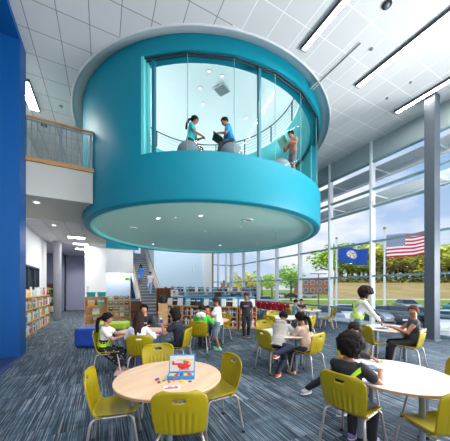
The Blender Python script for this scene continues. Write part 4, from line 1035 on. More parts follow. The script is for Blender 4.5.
# items on the white tables
p = cw((366-225)/F*2.72, 2.72, .70); t = thing('tablet', 'grey-blue tablet under the hands of the curly-haired girl', 'tablet', p, -.5)
b = B(); bx(b, -.12, .12, -.085, .085, 0, .012); obj('case', b, mat('tablet_case', (66, 84, 110), .5), t, bevel=.004); b = B(); bx(b, -.105, .105, -.07, .07, .012, .014); obj('screen', b, mat('tablet_screen', (110, 132, 158), .15), t)
p = cw((382-225)/F*2.92, 2.92, .70); t = thing('glue_stick', 'small yellow and dark block lying on the near white table', 'toy', p, .3); b = B(); bx(b, -.03, .0, -.012, .012, 0, .022); obj('block', b, yel, t); b = B(); bx(b, .0, .03, -.012, .012, 0, .022); obj('cap', b, mat('toy_darkgreen', (40, 70, 60), .5), t)
for px, z, lb, s in ((381, 5.35, 'dark open laptop-like book near the standing woman', 0), (398, 5.3, 'white papers beside the seated woman', 1)):
    p = cw((px-225)/F*z, z, .70); t = thing('booklet' if not s else 'paper', lb, 'booklet' if not s else 'paper', p, .4 if s else -.3); b = B(); bx(b, -.12, .12, -.08, .08, 0, .01); obj('sheet', b, mat('booklet_dark', (70, 84, 96), .5) if not s else mat('paper_white', (236, 236, 236), .6), t)
for px, z, lb in ((312, 9.8, 'small red box on the farthest table'),):
    piece(px, z, red, lb, (.08, .06, .07))
p = local(-.16, 6.3, (-1, .25), (.05, .48, .70)); t = thing('paper', 'sheet of paper under the hands of the boy in the white shirt', 'paper', (p.x, p.y, .70), .2); b = B(); bx(b, -.14, .14, -.1, .1, 0, .004); obj('sheet', b, mat('paper_white', (236, 236, 236), .6), t)
# ------------------------------------------------------------------ bookcases and books
BOOKC = [((226, 226, 222), 'white'), ((60, 120, 170), 'blue'), ((196, 206, 210), 'pale grey'), ((200, 60, 50), 'red'), ((60, 140, 110), 'green'), ((230, 190, 80), 'yellow'), ((50, 60, 80), 'navy'), ((150, 190, 200), 'pale blue'), ((120, 90, 140), 'purple'), ((30, 32, 38), 'black')]
rb = random.Random(5)
def make_book(w, h, d, ci, name='book'):
    o = thing(name, 'x', 'book'); m_ = mat('book_%d' % ci, BOOKC[ci][0], .55)
    b = B(); bx(b, -w/2, w/2, -d/2, -d/2+.004, 0, h); bx(b, -w/2, -w/2+.003, -d/2, d/2, 0, h); bx(b, w/2-.003, w/2, -d/2, d/2, 0, h); obj('cover', b, m_, o)
    b = B(); bx(b, -w/2+.003, w/2-.003, -d/2+.004, d/2-.005, .004, h-.004); obj('pages', b, mat('paper_cream', (226, 218, 200), .8), o)
    b = B(); bx(b, -w*.35, w*.35, -d/2-.001, -d/2+.001, h*.62, h*.78); obj('spine_label', b, mat('spine_label', (240, 238, 230), .6), o)
    return o
protos = {}
def book(loc, rz, w, h, d, ci, label, group, tilt=0, face=False):
    if face and ci not in (0, 2): pass
    k = (ci, face)
    if k not in protos:
        o = make_book(.05 if not face else .2, .26, .19 if not face else .03, ci); protos[k] = o; o.location = loc
    else: o = dup(protos[k], loc)
    o.location = loc; o.rotation_euler = (tilt, 0, rz); o['label'] = label; o['group'] = group
    o.scale = (w/(.05 if not face else .2), 1, h/.26)
    return o
def bookcase(name, label, loc, rz, W_, H_, D_, nb, rows, m_=None, toe=.06, back=True):
    """open bookcase facing local -Y"""
    m_ = m_ or M_case
    t = thing(name, label, 'bookcase', loc, rz); th = .025
    for i in range(nb+1): x = -W_/2+W_*i/nb; boxobj('upright', x-th/2, x+th/2, -D_/2, D_/2, 0, H_-th, m_, t)
    b = B(); zs = [toe+(H_-th-toe)*r/rows for r in range(rows)]
    for z in zs: bx(b, -W_/2, W_/2, -D_/2+.005, D_/2, z, z+th)
    obj('shelf', b, m_, t); b = B(); bx(b, -W_/2-.015, W_/2+.015, -D_/2-.01, D_/2, H_-th, H_); obj('top', b, m_, t)
    if back: b = B(); bx(b, -W_/2, W_/2, D_/2-.012, D_/2, 0, H_-th); obj('back_panel', b, m_, t)
    b = B(); bx(b, -W_/2, W_/2, -D_/2+.03, -D_/2+.045, 0, toe); obj('kickboard', b, m_, t)
    return [z+th for z in zs]
def fill(loc, rz, W_, zs, D_, nb, per, rowh, place, group, cols, near=None, rot=0):
    M = Matrix.Rotation(rz, 3, 'Z')
    ordn = ['bottom', 'middle', 'top'] if len(zs) == 3 else ['lower', 'upper']
    for bi in range(nb):
        for ri, z in enumerate(zs):
            x = -W_/2+W_*bi/nb+.04; xe = -W_/2+W_*(bi+1)/nb-.04; step = (xe-x)/per
            skip = rb.random()
            for q in range(per):
                ci = rb.choice(cols); w = step*rb.uniform(.75, .96); h = rowh*rb.uniform(.66, .92)
                if rb.random() < .07: continue
                p = Vector(loc)+M @ Vector((x+step*(q+.5), -D_/2+.12, z+.001))
                book(p, rz, w, h, .19, ci, '%s book, %s shelf, bay %s, %s' % (BOOKC[ci][1], ordn[ri], near[bi], place), group)
# long bookcase at the left wall
LBx = -2.33; LW = 5.0; Ly = 10.85
zs = bookcase('long_bookcase', 'long wooden bookcase packed with books against the left wall', (LBx, Ly, 0), PI/2, LW, 1.3, .36, 5, 3)
# rz=PI/2 turns local -Y to +X ; local +X to +Y (away)
fill((LBx, Ly, 0), PI/2, LW, zs, .36, 5, 8, .36, 'the long left bookcase', 'books in the long left bookcase', [0, 0, 1, 2, 7, 7, 3, 4, 5], ['one nearest the blue wall', 'two', 'three', 'four', 'five by the grey column'])
for q in range(22):
    y = Ly-LW/2+.15+q*.218; ci = rb.choice([0, 2, 5, 7, 3, 0, 4]) if q < 20 else 3
    book((LBx+.02, y, 1.301), PI/2, .18, rb.uniform(.22, .34), .03, ci, '%s picture book facing out atop the long left bookcase, %s' % (BOOKC[ci][1], ['in its near third', 'halfway along', 'in its far third'][q//8]), 'picture books on top of the long left bookcase', face=True)
# small bookcase by the pillar with teal bins
def at_y(px, Y):   # world point on plane Y seen at column px
    t = (px-225)/F; z = Y/(CS-SN*t); return cw(t*z, z)
p = at_y(96.5, 11.9); zs = bookcase('small_bookcase', 'small wooden bookcase with teal bins on top in front of the white pillar wall', (p.x, p.y, 0), 0, .86, 1.22, .34, 1, 3, None)
for dx, lb in ((-.2, 'left teal storage bin on the small bookcase'), (.2, 'right teal storage bin on the small bookcase')):
    t = thing('storage_bin', lb, 'bin', (p.x+dx, p.y, 1.221)); b = B(); rings_to(b, [[Vector((x*k, y*k, z)) for x, y in ((-.17, -.14), (.17, -.14), (.17, .14), (-.17, .14))] for k, z in ((.85, 0), (1, .19))]); obj('bin_body', b, mat('bin_teal', (20, 140, 148), .4), t, bevel=.01)
    b = B(); bx(b, -.18, .18, -.15, .15, .185, .205); obj('bin_rim', b, mat('bin_rim', (40, 170, 176), .4), t)
for dx, zi, col, lb in ((-.2, 2, (230, 160, 50), 'orange box on the upper shelf of the small bookcase'), (.17, 2, (80, 150, 110), 'green book bin on the upper shelf of the small bookcase'), (-.02, 1, (190, 210, 180), 'pale green book bin on the middle shelf of the small bookcase'), (.0, 0, (160, 120, 90), 'brown basket on the bottom shelf of the small bookcase')):
    t = thing('book_bin', lb, 'bin', (p.x+dx, p.y-.02, zs[zi]+.001)); b = B(); rings_to(b, [[Vector((x*k, y*k, z)) for x, y in ((-.15, -.11), (.15, -.11), (.15, .11), (-.15, .11))] for k, z in ((.9, 0), (1, .15))]); obj('bin_body', b, mat('bb_%d' % col[0], col, .5), t, bevel=.01)
    b = B()
    for q in range(5): box(b, (-.1+q*.05, 0, .17), (.03, .16, .16), Matrix.Rotation(.1*q-.2, 3, 'Y'))
    obj('cards', b, mat('cards_white', (226, 226, 216), .6), t)
t = thing('wire_stand', 'thin black wire stand on the small bookcase beside the bins', 'stand', (p.x-.33, p.y+.05, 1.221)); b = B(); tube(b, [(0, 0, 0), (0, 0, .42)], .008, 6); tube(b, [(-.05, 0, .42), (.05, 0, .42)], .008, 6); cyl(b, (0, 0, 0), .05, .01, 12); obj('stand', b, M_black, t)
# face-out display rack
p = at_y(119, 12.3)
t = thing('display_rack', 'wooden face-out display rack of picture books left of the stairs', 'display rack', (p.x, p.y, 0)); b = B()
for s in (-1, 1): boxobj('side_panel', s*.48-.015, s*.48+.015, -.2, .2, 0, 1.22, M_case, t)
b = B(); box(b, (0, .1, .66), (.94, .02, 1.1), Matrix.Rotation(-.15, 3, 'X')); bx(b, -.465, .465, -.18, .2, .14, .17); obj('back_panel', b, M_case, t)
for r_ in range(4):
    boxobj('ledge', -.465, .465, -.14+.03*r_, -.05+.05*r_, .26+.26*r_-.02, .26+.26*r_, M_case, t)
    boxobj('lip', -.465, .465, -.155+.03*r_, -.14+.03*r_, .26+.26*r_-.02, .26+.26*r_+.035, M_case, t)
    for q in range(4):
        ci = rb.choice([4, 7, 0, 1, 5, 6]); book((p.x-.345+.23*q, p.y-.07+.045*r_, .262+.26*r_), 0, .17, .19, .03, ci, '%s picture book, row %s of the display rack' % (BOOKC[ci][1], ['one from the floor', 'two', 'three', 'four at the top'][r_]), 'picture books on the display rack', tilt=-.12, face=True)
p = at_y(132, 12.6); zs = bookcase('brown_cabinet', 'brown wooden cabinet between the display rack and the stairs', (p.x+.12, p.y, 0), 0, .62, .95, .4, 1, 2, M_darkwood)
t = thing('blue_bin', 'blue tub on the brown cabinet', 'bin', (p.x+.12, p.y, .951)); b = B(); bx(b, -.24, .24, -.13, .13, 0, .12); obj('bin_body', b, mat('tub_blue', (60, 140, 190), .4), t, bevel=.02); b = B(); bx(b, -.25, .25, -.14, .14, .11, .13); obj('bin_rim', b, mat('tub_rim', (40, 110, 160), .4), t)
# low curved bookcase run (five straight cases)
run = [((166, 10.6), (183, 10.3)), ((183.6, 10.3), (202, 9.95)), ((202.6, 9.95), (220, 9.7)), ((220.6, 9.7), (238, 9.6)), ((238.6, 9.6), (256, 9.7))]
wn_ = ['the end one by the stairs', 'behind the child with the phone', 'behind the green jacket', 'right of the white-shirted boy', 'behind the walking boy']
n_ = 0
for i, ((xa, za), (xb, zb)) in enumerate(run):
    a = atz(xa, za); c_ = atz(xb, zb); m = (a+c_)/2; ang = math.atan2(c_.y-a.y, c_.x-a.x); W_ = (c_-a).length-.05
    zs = bookcase('low_bookcase', 'low two-shelf wooden bookcase, %s' % wn_[i], (m.x, m.y, 0), ang, W_, .86, .34, 2, 2)
    fill((m.x, m.y, 0), ang, W_, zs, .34, 2, 7, .33, 'low bookcase, '+wn_[i], 'books in the low bookcases', [9, 6, 1, 0, 3, 8, 2, 9], ['one', 'two'])
    M = Matrix.Rotation(ang, 3, 'Z')
    for q in range(3):
        ci = [0, 9, 0, 7, 9, 6, 0, 1, 9, 0, 9, 0, 2, 6, 0][n_ % 15]; n_ += 1
        book(m+M @ Vector(((q-1)*W_*.3, .03, .861)), ang, .26, .3, .03, ci, '%s book facing out on the low bookcase, %s' % (BOOKC[ci][1], wn_[i]), 'books standing face out on the low bookcases', tilt=-.15, face=True)
p = atz(163, 10.35); t = thing('end_cabinet', 'plain birch end cabinet at the foot of the stairs', 'cabinet', (p.x, p.y, 0), -.2); boxobj('cabinet_body', -.19, .19, -.2, .2, .05, .92, M_case, t, bevel=.006); boxobj('plinth', -.17, .17, -.18, .18, 0, .05, M_darkwood, t); boxobj('cabinet_top', -.2, .2, -.21, .21, .92, .945, M_case, t)
t = thing('black_bin', 'black pot standing on the birch end cabinet', 'pot', (p.x, p.y, .946)); b = B(); cyl(b, (0, 0, 0), .11, .24, 20, .13); obj('pot_body', b, M_black, t); b = B(); ball(b, (0, 0, .26), (.12, .12, .09), None, 16, 10); obj('pot_lid', b, mat('pot_lid', (40, 42, 48), .5), t, smooth=True)
# round blue desk behind
c = cw((213-225)/F*12.3, 12.3); t = thing('round_desk', 'large round blue desk behind the low bookcases', 'desk', (c.x, c.y, 0))
M_desk = mat('desk_blue', (88, 158, 200), .45, var=.03); b = B(); arc_wall(b, 0, 0, 1.65, 2.0, .04, 1.12, 0, 360, 64); obj('desk_wall', b, M_desk, t)
b = B(); arc_wall(b, 0, 0, 1.55, 2.1, 1.12, 1.2, 0, 360, 64); obj('desk_top', b, mat('desk_top_blue', (52, 142, 186), .3), t)
b = B(); arc_wall(b, 0, 0, 1.7, 1.95, 0, .04, 0, 360, 48); obj('plinth', b, M_black, t)
for px, z, s, lb in ((218, 10.9, .3, 'dark open laptop on the round blue desk'), (236, 11.6, .45, 'black printer on the round blue desk')):
    p = atz(px, z, 1.2); t = thing('laptop' if s < .4 else 'printer', lb, 'laptop' if s < .4 else 'printer', p, -.4); b = B()
    if s < .4: bx(b, -.17, .17, -.12, .12, 0, .02); obj('keyboard_base', b, M_black, t); b = B(); box(b, (0, .14, .1), (.34, .015, .22), Matrix.Rotation(-.2, 3, 'X')); obj('screen', b, M_black, t)
    else: bx(b, -.25, .25, -.18, .18, 0, .12); obj('printer_body', b, M_black, t, bevel=.02); b = B(); bx(b, -.18, .18, -.25, -.15, .03, .045); obj('tray', b, M_steel, t)
# white back shelving units with magazines
M_shw = mat('shelf_white', (214, 218, 224), .5)
un = ['leftmost, by the wooden boxes', 'second from the stairs', 'middle one', 'fourth from the stairs', 'rightmost, by the corner']
for i in range(5):
    x = 4.05+i*1.42; yy = 15.2
    zs = bookcase('white_shelf_unit', 'white magazine shelf unit against the far wall, %s' % un[i], (x, yy, 0), 0, 1.3, 1.36, .4, 1, 3, M_shw)
    for r_, z in enumerate(zs[1:]):
        for q in range(6):
            ci = rb.choice([6, 9, 8, 1, 9, 0] if r_ else [3, 0, 9, 6, 2, 3]); book((x-.52+q*.21, yy-.03, z+.001), 0, .17, .3, .03, ci, '%s magazine, %s shelf of the white unit, %s' % (BOOKC[ci][1], ['middle', 'top'][r_], un[i]), 'magazines in the white shelf units', face=True)
    for q in range(6):
        ci = rb.choice([6, 9, 8, 1, 9, 0, 4]); book((x-.52+q*.21, yy+.02, 1.361), 0, .18, rb.uniform(.26, .34), .03, ci, '%s magazine standing on top of the white unit, %s' % (BOOKC[ci][1], un[i]), 'magazines on top of the white shelf units', face=True)
for px, z, w_, h_, zz, lb in ((162, 13.3, .55, .85, 0, 'left'), (168.5, 13.2, .5, .8, 0, 'right')):
    p = atz(px, z); t = thing('wooden_crate_shelf', 'brown wooden book crate on legs near the stairs, the %s one' % lb, 'crate', (p.x, p.y, 0), -.3)
    for x in (-w_/2, w_/2): boxobj('side_panel', x-.012, x+.012, -.2, .2, .0, 1.6, M_darkwood, t)
    boxobj('back_panel', -w_/2, w_/2, .18, .2, .3, 1.6, M_darkwood, t); b = B()
    for zq in (.3, .75, 1.18, 1.58): bx(b, -w_/2, w_/2, -.2, .2, zq, zq+.025)
    obj('shelf', b, M_darkwood, t)
p = atz(174.5, 12.9); t = thing('poster_stand', 'white notice with a yellow and blue picture standing by the wooden crates', 'notice', (p.x, p.y, 0), -.25)
boxobj('post', -.02, .02, -.02, .02, 0, 1.0, M_steel, t); boxobj('base', -.2, .2, -.15, .15, 0, .02, M_steel, t); boxobj('board', -.2, .2, -.015, .015, 1.0, 1.5, mat('board_white', (208, 204, 200), .5), t); boxobj('picture', -.08, .08, -.02, -.014, 1.15, 1.32, yel, t); boxobj('picture', -.06, .04, -.02, -.014, 1.34, 1.44, blu, t)
# dark shelves down the corridor
for x, lb in ((-3.0, 'left'), (-2.55+.25, 'right')):
    pass
p = at_y(50, 18.9); zs = bookcase('corridor_bookcase', 'dark bookcase at the end of the corridor left of the grey column', (p.x-.1, p.y, 0), 0, .9, 1.9, .35, 1, 3, M_darkwood)
for r_, z in enumerate(zs):
    for q in range(7):
        ci = rb.choice([3, 5, 0, 9, 4]); book((p.x-.1-.36+q*.12, p.y-.05, z+.001), 0, .09, .36, .19, ci, '%s book in the dark corridor bookcase, %s shelf' % (BOOKC[ci][1], ['bottom', 'middle', 'top'][r_]), 'books in the corridor bookcase')
# soft seats by the left group
p = cw((93-225)/F*6.7, 6.7); t = thing('soft_bench', 'royal blue upholstered bench with rounded corners on the carpet', 'bench', (p.x, p.y, 0), -.35)
b = B(); bx(b, -.34, .34, -.34, .34, .04, .53); obj('cushion_block', b, mat('bench_blue', (14, 64, 160), .6, var=.05), t, bevel=.05); b = B(); bx(b, -.3, .3, -.28, .28, 0, .05); obj('plinth', b, M_black, t)
p = cw((113-225)/F*7.8, 7.8); t = thing('soft_bench', 'lime green upholstered bench behind the girl in the spotted skirt', 'bench', (p.x, p.y, 0), -.35)
b = B(); bx(b, -.46, .46, -.3, .3, .30, .5); obj('cushion_block', b, mat('bench_lime', (178, 206, 50), .6, var=.05), t, bevel=.04); b = B(); bx(b, -.44, .44, -.28, .28, .0, .3); obj('base_block', b, mat('bench_blue', (14, 64, 160), .6), t)
t = thing('wall_clock', 'small pale sconce on the far pale blue wall', 'sconce', at_y(193, 17.58)+Vector((0, 0, 3.05))); b = B(); bx(b, -.06, .06, -.06, 0, -.3, .3); obj('sconce_body', b, M_alu, t, bevel=.02); b = B(); bx(b, -.04, .04, -.07, -.06, -.25, .25); obj('sconce_face', b, M_white, t)
t = thing('exit_sign', 'small green leaf-shaped sign hanging beside the stairs', 'sign', at_y(127.5, 17.3)+Vector((0, 0, 2.2))); b = B(); bx(b, -.14, .14, -.015, .015, -.1, .1); obj('sign_face', b, mat('sign_green', (150, 200, 40), .5), t, bevel=.01); b = B(); tube(b, [(0, 0, .1), (0, 0, .45)], .008, 6); obj('hanger', b, M_steel, t)
# ------------------------------------------------------------------ outside
GZ = -1.3
def grd(name, base, c2, sc, rough=.95):
    k = NT(name); n = k.n('ShaderNodeTexNoise'); n.inputs['Scale'].default_value = sc; n.inputs['Detail'].default_value = 6; k.l(k.pos, n.inputs['Vector'])
    r = k.n('ShaderNodeValToRGB'); r.color_ramp.elements[0].position = .38; r.color_ramp.elements[1].position = .62
    r.color_ramp.elements[0].color = rgb(*base); r.color_ramp.elements[1].color = rgb(*c2); k.l(n.outputs['Fac'], r.inputs['Fac']); k.l(r.outputs[0], k.b.inputs['Base Color']); k.b.inputs['Roughness'].default_value = rough; k.b.inputs['Specular IOR Level'].default_value = .1
    return k.m
M_asph = grd('asphalt', (120, 122, 128), (146, 146, 148), 3); M_gr = grd('grass', (110, 142, 46), (146, 166, 66), .6); M_tan = grd('dry_field', (190, 162, 118), (166, 152, 92), .1); M_pave = grd('pavement', (196, 192, 184), (214, 210, 202), 2)
ND = cw(0, 1).normalized()
def strip_ground(name, z0, z1, m_, x0=-160, x1=260, h0=GZ, h1=None):
    h1 = h0 if h1 is None else h1; b = B(); P = [cw(x0, z0, h0), cw(x1, z0, h0), cw(x1, z1, h1), cw(x0, z1, h1)]
    lo = [b.verts.new(p-Vector((0, 0, .3))) for p in P]; hi = [b.verts.new(p) for p in P]
    b.faces.new(lo); b.faces.new(hi)
    for i in range(4): b.faces.new((lo[i], lo[(i+1) % 4], hi[(i+1) % 4], hi[i]))
    return struct(obj(name, b, m_))
strip_ground('ground', -30, 31, M_asph); strip_ground('ground_grass', 31, 58, M_gr); strip_ground('ground_road', 58, 65, M_pave); strip_ground('ground_meadow', 65, 260, M_gr, h1=-.6)
b = B(); P = [cw(29, 65, GZ+.02), cw(150, 65, GZ+.02), cw(260, 118, 4.2), cw(260, 200, 5.5), cw(90, 200, 5.5), cw(54, 118, 4.2)]
hi = [b.verts.new(v) for v in P]; lo = [b.verts.new((v.x, v.y, GZ-1)) for v in P]; n = 6
b.faces.new((hi[0], hi[1], hi[2], hi[5])); b.faces.new((hi[5], hi[2], hi[3], hi[4])); b.faces.new(lo)
for i in range(n): b.faces.new((lo[i], lo[(i+1) % n], hi[(i+1) % n], hi[i]))
struct(obj('ground_field', b, M_tan))
b = B(); bx(b, XW+.16, XW+2.6, -8, 24, -1.6, -.12); struct(obj('ground_terrace', b, M_pave))
# cars
def make_car(col, name='car'):
    t = thing(name, 'x', 'car'); m_ = mat('car_paint_%d_%d' % (col[0], col[2]), col, .25, .3, var=.01, coat=.5)
    b = B(); prof = [(-2.2, .35), (-2.22, .75), (-2.1, .95), (-1.2, 1.02), (1.0, 1.0), (1.9, .88), (2.2, .72), (2.22, .4), (2.0, .3), (-2.0, .3)]
    def ext(b, prof, w0, w1=None, tz=None):
        L_, R_ = [], []
        for y, z in prof:
            w = w0 if (w1 is None or z < tz) else w1
            L_.append(b.verts.new((-w, y, z))); R_.append(b.verts.new((w, y, z)))
        b.faces.new(L_); b.faces.new(R_); n = len(prof)
        for i in range(n): b.faces.new((L_[i], L_[(i+1) % n], R_[(i+1) % n], R_[i]))
    ext(b, prof, .88); obj('car_body', b, m_, t, bevel=.06)
    b = B(); ext(b, [(-1.75, .98), (-1.15, 1.42), (.35, 1.44), (1.15, .98)], .80, .62, 1.2); obj('cabin_glass', b, mat('car_glass', (38, 48, 58), .08), t, bevel=.03)
    b = B(); ext(b, [(-1.1, 1.41), (-1.0, 1.47), (.25, 1.48), (.35, 1.43)], .64); obj('roof', b, m_, t, bevel=.02)
    for sx in (-1, 1):
        for y in (-1.4, 1.4):
            b = B(); M = Matrix.Translation((sx*.82, y, .32)) @ Matrix.Rotation(PI/2, 4, 'Y'); bmesh.ops.create_cone(b, segments=20, radius1=.32, radius2=.32, depth=.2, cap_ends=True, matrix=M); w = obj('wheel', b, M_black, t)
            b = B(); M = Matrix.Translation((sx*.93, y, .32)) @ Matrix.Rotation(PI/2, 4, 'Y'); bmesh.ops.create_cone(b, segments=16, radius1=.2, radius2=.2, depth=.02, cap_ends=True, matrix=M); obj('hubcap', b, M_steel, w)
        b = B(); box(b, (sx*.62, 2.2, .66), (.3, .06, .12)); obj('headlight', b, mat('headlight', (230, 236, 240), .2), t)
        b = B(); box(b, (sx*.62, -2.2, .78), (.28, .05, .12)); obj('tail_light', b, mat('tail_light', (180, 20, 24), .3), t)
    return t
cars = {}
def car(px, z, col, face, lb):
    k = col
    if k not in cars: cars[k] = make_car(col); t = cars[k]; t.location = atz(px, z, GZ); t.rotation_euler = (0, 0, fyaw(*face)); t['label'] = lb
    else: t = dup(cars[k], atz(px, z, GZ), fyaw(*face), lb)
DK = (40, 48, 58); WH = (222, 226, 230); SV = (160, 172, 186); GN = (30, 120, 110)
car(399, 19, DK, (-.2, -1), 'dark car parked outside, just left of the seated woman\'s head'); car(384, 20, SV, (-.2, -1), 'silver car parked outside behind the flagpole'); car(424, 18, DK, (.2, 1), 'dark car outside partly behind the steel column')
car(343, 21, WH, (-.3, -1), 'white car parked outside left of the standing woman'); car(329, 20, SV, (-.3, -1), 'silver car outside left of the white one'); car(448, 15.5, WH, (-.6, -1), 'white car outside at the right edge of the view')
car(462, 28, GN, (-1, -.2), 'teal green car farther off at the right edge')
car(267, 42, SV, (1, -.1), 'silver car on the road outside, seen above the red chairs'); car(250, 40, WH, (1, -.1), 'white car on the road outside, behind the walking boy'); car(407, 30, SV, (-.3, -1), 'silver car in the row beyond the dark cars'); car(292, 68, DK, (1, 0), 'dark car far off in front of the brick building'); car(283, 70, WH, (1, 0), 'white car far off by the round tree'); car(309, 72, SV, (1, 0), 'silver car far off in front of the brick building'); car(363, 21, DK, (-.3, -1), 'dark car outside directly behind the standing woman')
# flags and poles
def flagpole(px, z, top_y, lb):
    p = atz(px, z, GZ); H_ = (288-top_y)*z/F+CAMH-GZ; t = thing('flagpole', lb, 'flagpole', p); b = B(); cyl(b, (0, 0, 0), .14, H_, 14, .08); obj('pole', b, M_alu, t); b = B(); ball(b, (0, 0, H_+.1), .16, None, 12, 8); obj('finial', b, mat('gold_ball', (190, 170, 110), .3, .6), t); b = B(); cyl(b, (0, 0, 0), .3, .12, 16); obj('base', b, M_steel, t); return H_
def flag(px0, px1, y0, y1, z, name, lb, matf, slope=0.0):
    p = atz(px0, z, 0); W_ = (px1-px0)/F*z; h0 = (288-y1)*z/F+CAMH; h1 = (288-y0)*z/F+CAMH
    t = thing(name, lb, 'flag', (p.x, p.y, h0), -math.radians(26.87)); b = B(); nx, nz = 40, 24; vs = {}
    uvl = b.loops.layers.uv.new('uv')
    for j in range(nz+1):
        for i in range(nx+1):
            u, v = i/nx, j/nz; vs[i, j] = b.verts.new((.16+u*W_, .25*math.sin(u*9+v*1.3)*u**.5, v*(h1-h0)-slope*u+.12*math.sin(u*7+1)*u))
    for j in range(nz):
        for i in range(nx):
            f = b.faces.new((vs[i, j], vs[i+1, j], vs[i+1, j+1], vs[i, j+1]))
            for lp, (a, c) in zip(f.loops, ((i, j), (i+1, j), (i+1, j+1), (i, j+1))): lp[uvl].uv = (a/nx, c/nz)
    o = obj('cloth', b, matf, t, smooth=True); md = o.modifiers.new('s', 'SOLIDIFY'); md.thickness = .02
    return t
k = NT('us_flag_cloth'); uv = k.n('ShaderNodeUVMap'); uv.uv_map = 'uv'; sp = k.n('ShaderNodeSeparateXYZ'); k.l(uv.outputs[0], sp.inputs[0])
st_ = k.math('MODULO', k.math('FLOOR', k.math('MULTIPLY', sp.outputs[1], 13)), 2)
stripes = k.mix(st_, rgb(206, 30, 54), rgb(240, 240, 240))
can = k.math('MULTIPLY', k.math('LESS_THAN', sp.outputs[0], .42), k.math('GREATER_THAN', sp.outputs[1], 6/13))
def fr(o, s): return k.math('SUBTRACT', k.math('FRACT', k.math('MULTIPLY', o, s)), .5)
def stars(ox, oy):
    a = fr(k.math('ADD', sp.outputs[0], ox), 1/.07); c_ = fr(k.math('ADD', sp.outputs[1], oy), 1/.108)
    return k.math('LESS_THAN', k.math('ADD', k.math('MULTIPLY', a, a), k.math('MULTIPLY', c_, c_)), .05)
blue_ = k.mix(k.math('MAXIMUM', stars(0, 0), stars(.035, .054)), rgb(36, 52, 120), rgb(235, 235, 240))
k.l(k.mix(can, stripes, blue_), k.b.inputs['Base Color']); k.b.inputs['Roughness'].default_value = .8; usf = k.m
k = NT('state_flag_cloth'); uv = k.n('ShaderNodeUVMap'); uv.uv_map = 'uv'; sp = k.n('ShaderNodeSeparateXYZ'); k.l(uv.outputs[0], sp.inputs[0])
dx_ = k.math('MULTIPLY', k.math('SUBTRACT', sp.outputs[0], .46), 1.4); dy_ = k.math('SUBTRACT', sp.outputs[1], .6); rr_ = k.math('SQRT', k.math('ADD', k.math('MULTIPLY', dx_, dx_), k.math('MULTIPLY', dy_, dy_)))
n = k.n('ShaderNodeTexNoise'); n.inputs['Scale'].default_value = 14; k.l(uv.outputs[0], n.inputs['Vector'])
seal = k.mix(k.math('GREATER_THAN', n.outputs['Fac'], .52), rgb(232, 228, 220), rgb(150, 132, 110))
k.l(k.mix(k.math('LESS_THAN', rr_, .25), rgb(22, 76, 168), seal), k.b.inputs['Base Color']); k.b.inputs['Roughness'].default_value = .8; stf = k.m
flagpole(384.5, 26, 229, 'tall white flagpole flying the striped flag'); flagpole(336.5, 30, 239, 'white flagpole flying the blue flag')
flag(385, 427, 235, 258, 26, 'striped_flag', 'flag of red and white stripes with a starred blue canton flying outside', usf, -.4)
flag(337, 366, 246, 262, 30, 'blue_flag', 'blue flag with a round white emblem flying outside', stf, .5)
# lamp post and sign posts
p = atz(318.5, 34, GZ); t = thing('street_lamp', 'double-headed street lamp in the car park in front of the brick building', 'street lamp', p); b = B(); cyl(b, (0, 0, 0), .09, 4.9, 10, .06); obj('pole', b, mat('lamp_pole_dark', (96, 90, 90), .5), t)
for s in (-1, 1): b = B(); box(b, (s*.55, -s*.28, 4.9), (1.1, .25, .1), Matrix.Rotation(-.46, 3, 'Z')); obj('lamp_head', b, mat('lamp_pole_dark', (96, 90, 90), .5), t)
p = atz(370, 34, GZ)
# brick building
def bld(px, z, w_, d_, h_, lb, colm, floors=2, rz=-.47):
    p = atz(px, z, GZ+.3); t = thing('brick_building', lb, 'building', p, rz); boxobj('wall', -w_/2, w_/2, 0, d_, -.5, h_, colm, t); boxobj('roof', -w_/2-.2, w_/2+.2, -.2, d_+.2, h_, h_+.4, mat('roof_edge', (120, 100, 92), .7), t)
    for fl in range(floors):
        for q in range(int(w_/3)):
            x = -w_/2+1.6+q*3; b = B(); bx(b, x-.8, x+.8, -.06, .02, .9+fl*3.2, 2.6+fl*3.2); g = obj('window', b, mat('bld_frame', (206, 210, 214), .5), t); b = B(); bx(b, x-.7, x+.7, -.08, -.05, 1.0+fl*3.2, 2.5+fl*3.2); obj('pane', b, mat('bld_glass', (88, 104, 120), .15), g)
M_brick = grid_tiles('brick_red', rgb(150, 96, 78), rgb(170, 140, 124), .5, .3, .03)
bld(317, 104, 13, 12, 6.4, 'long brick building beyond the car park', M_brick); bld(240, 100, 16, 10, 4.2, 'low brown building behind the left trees', mat('brown_brick', (140, 108, 90), .8))
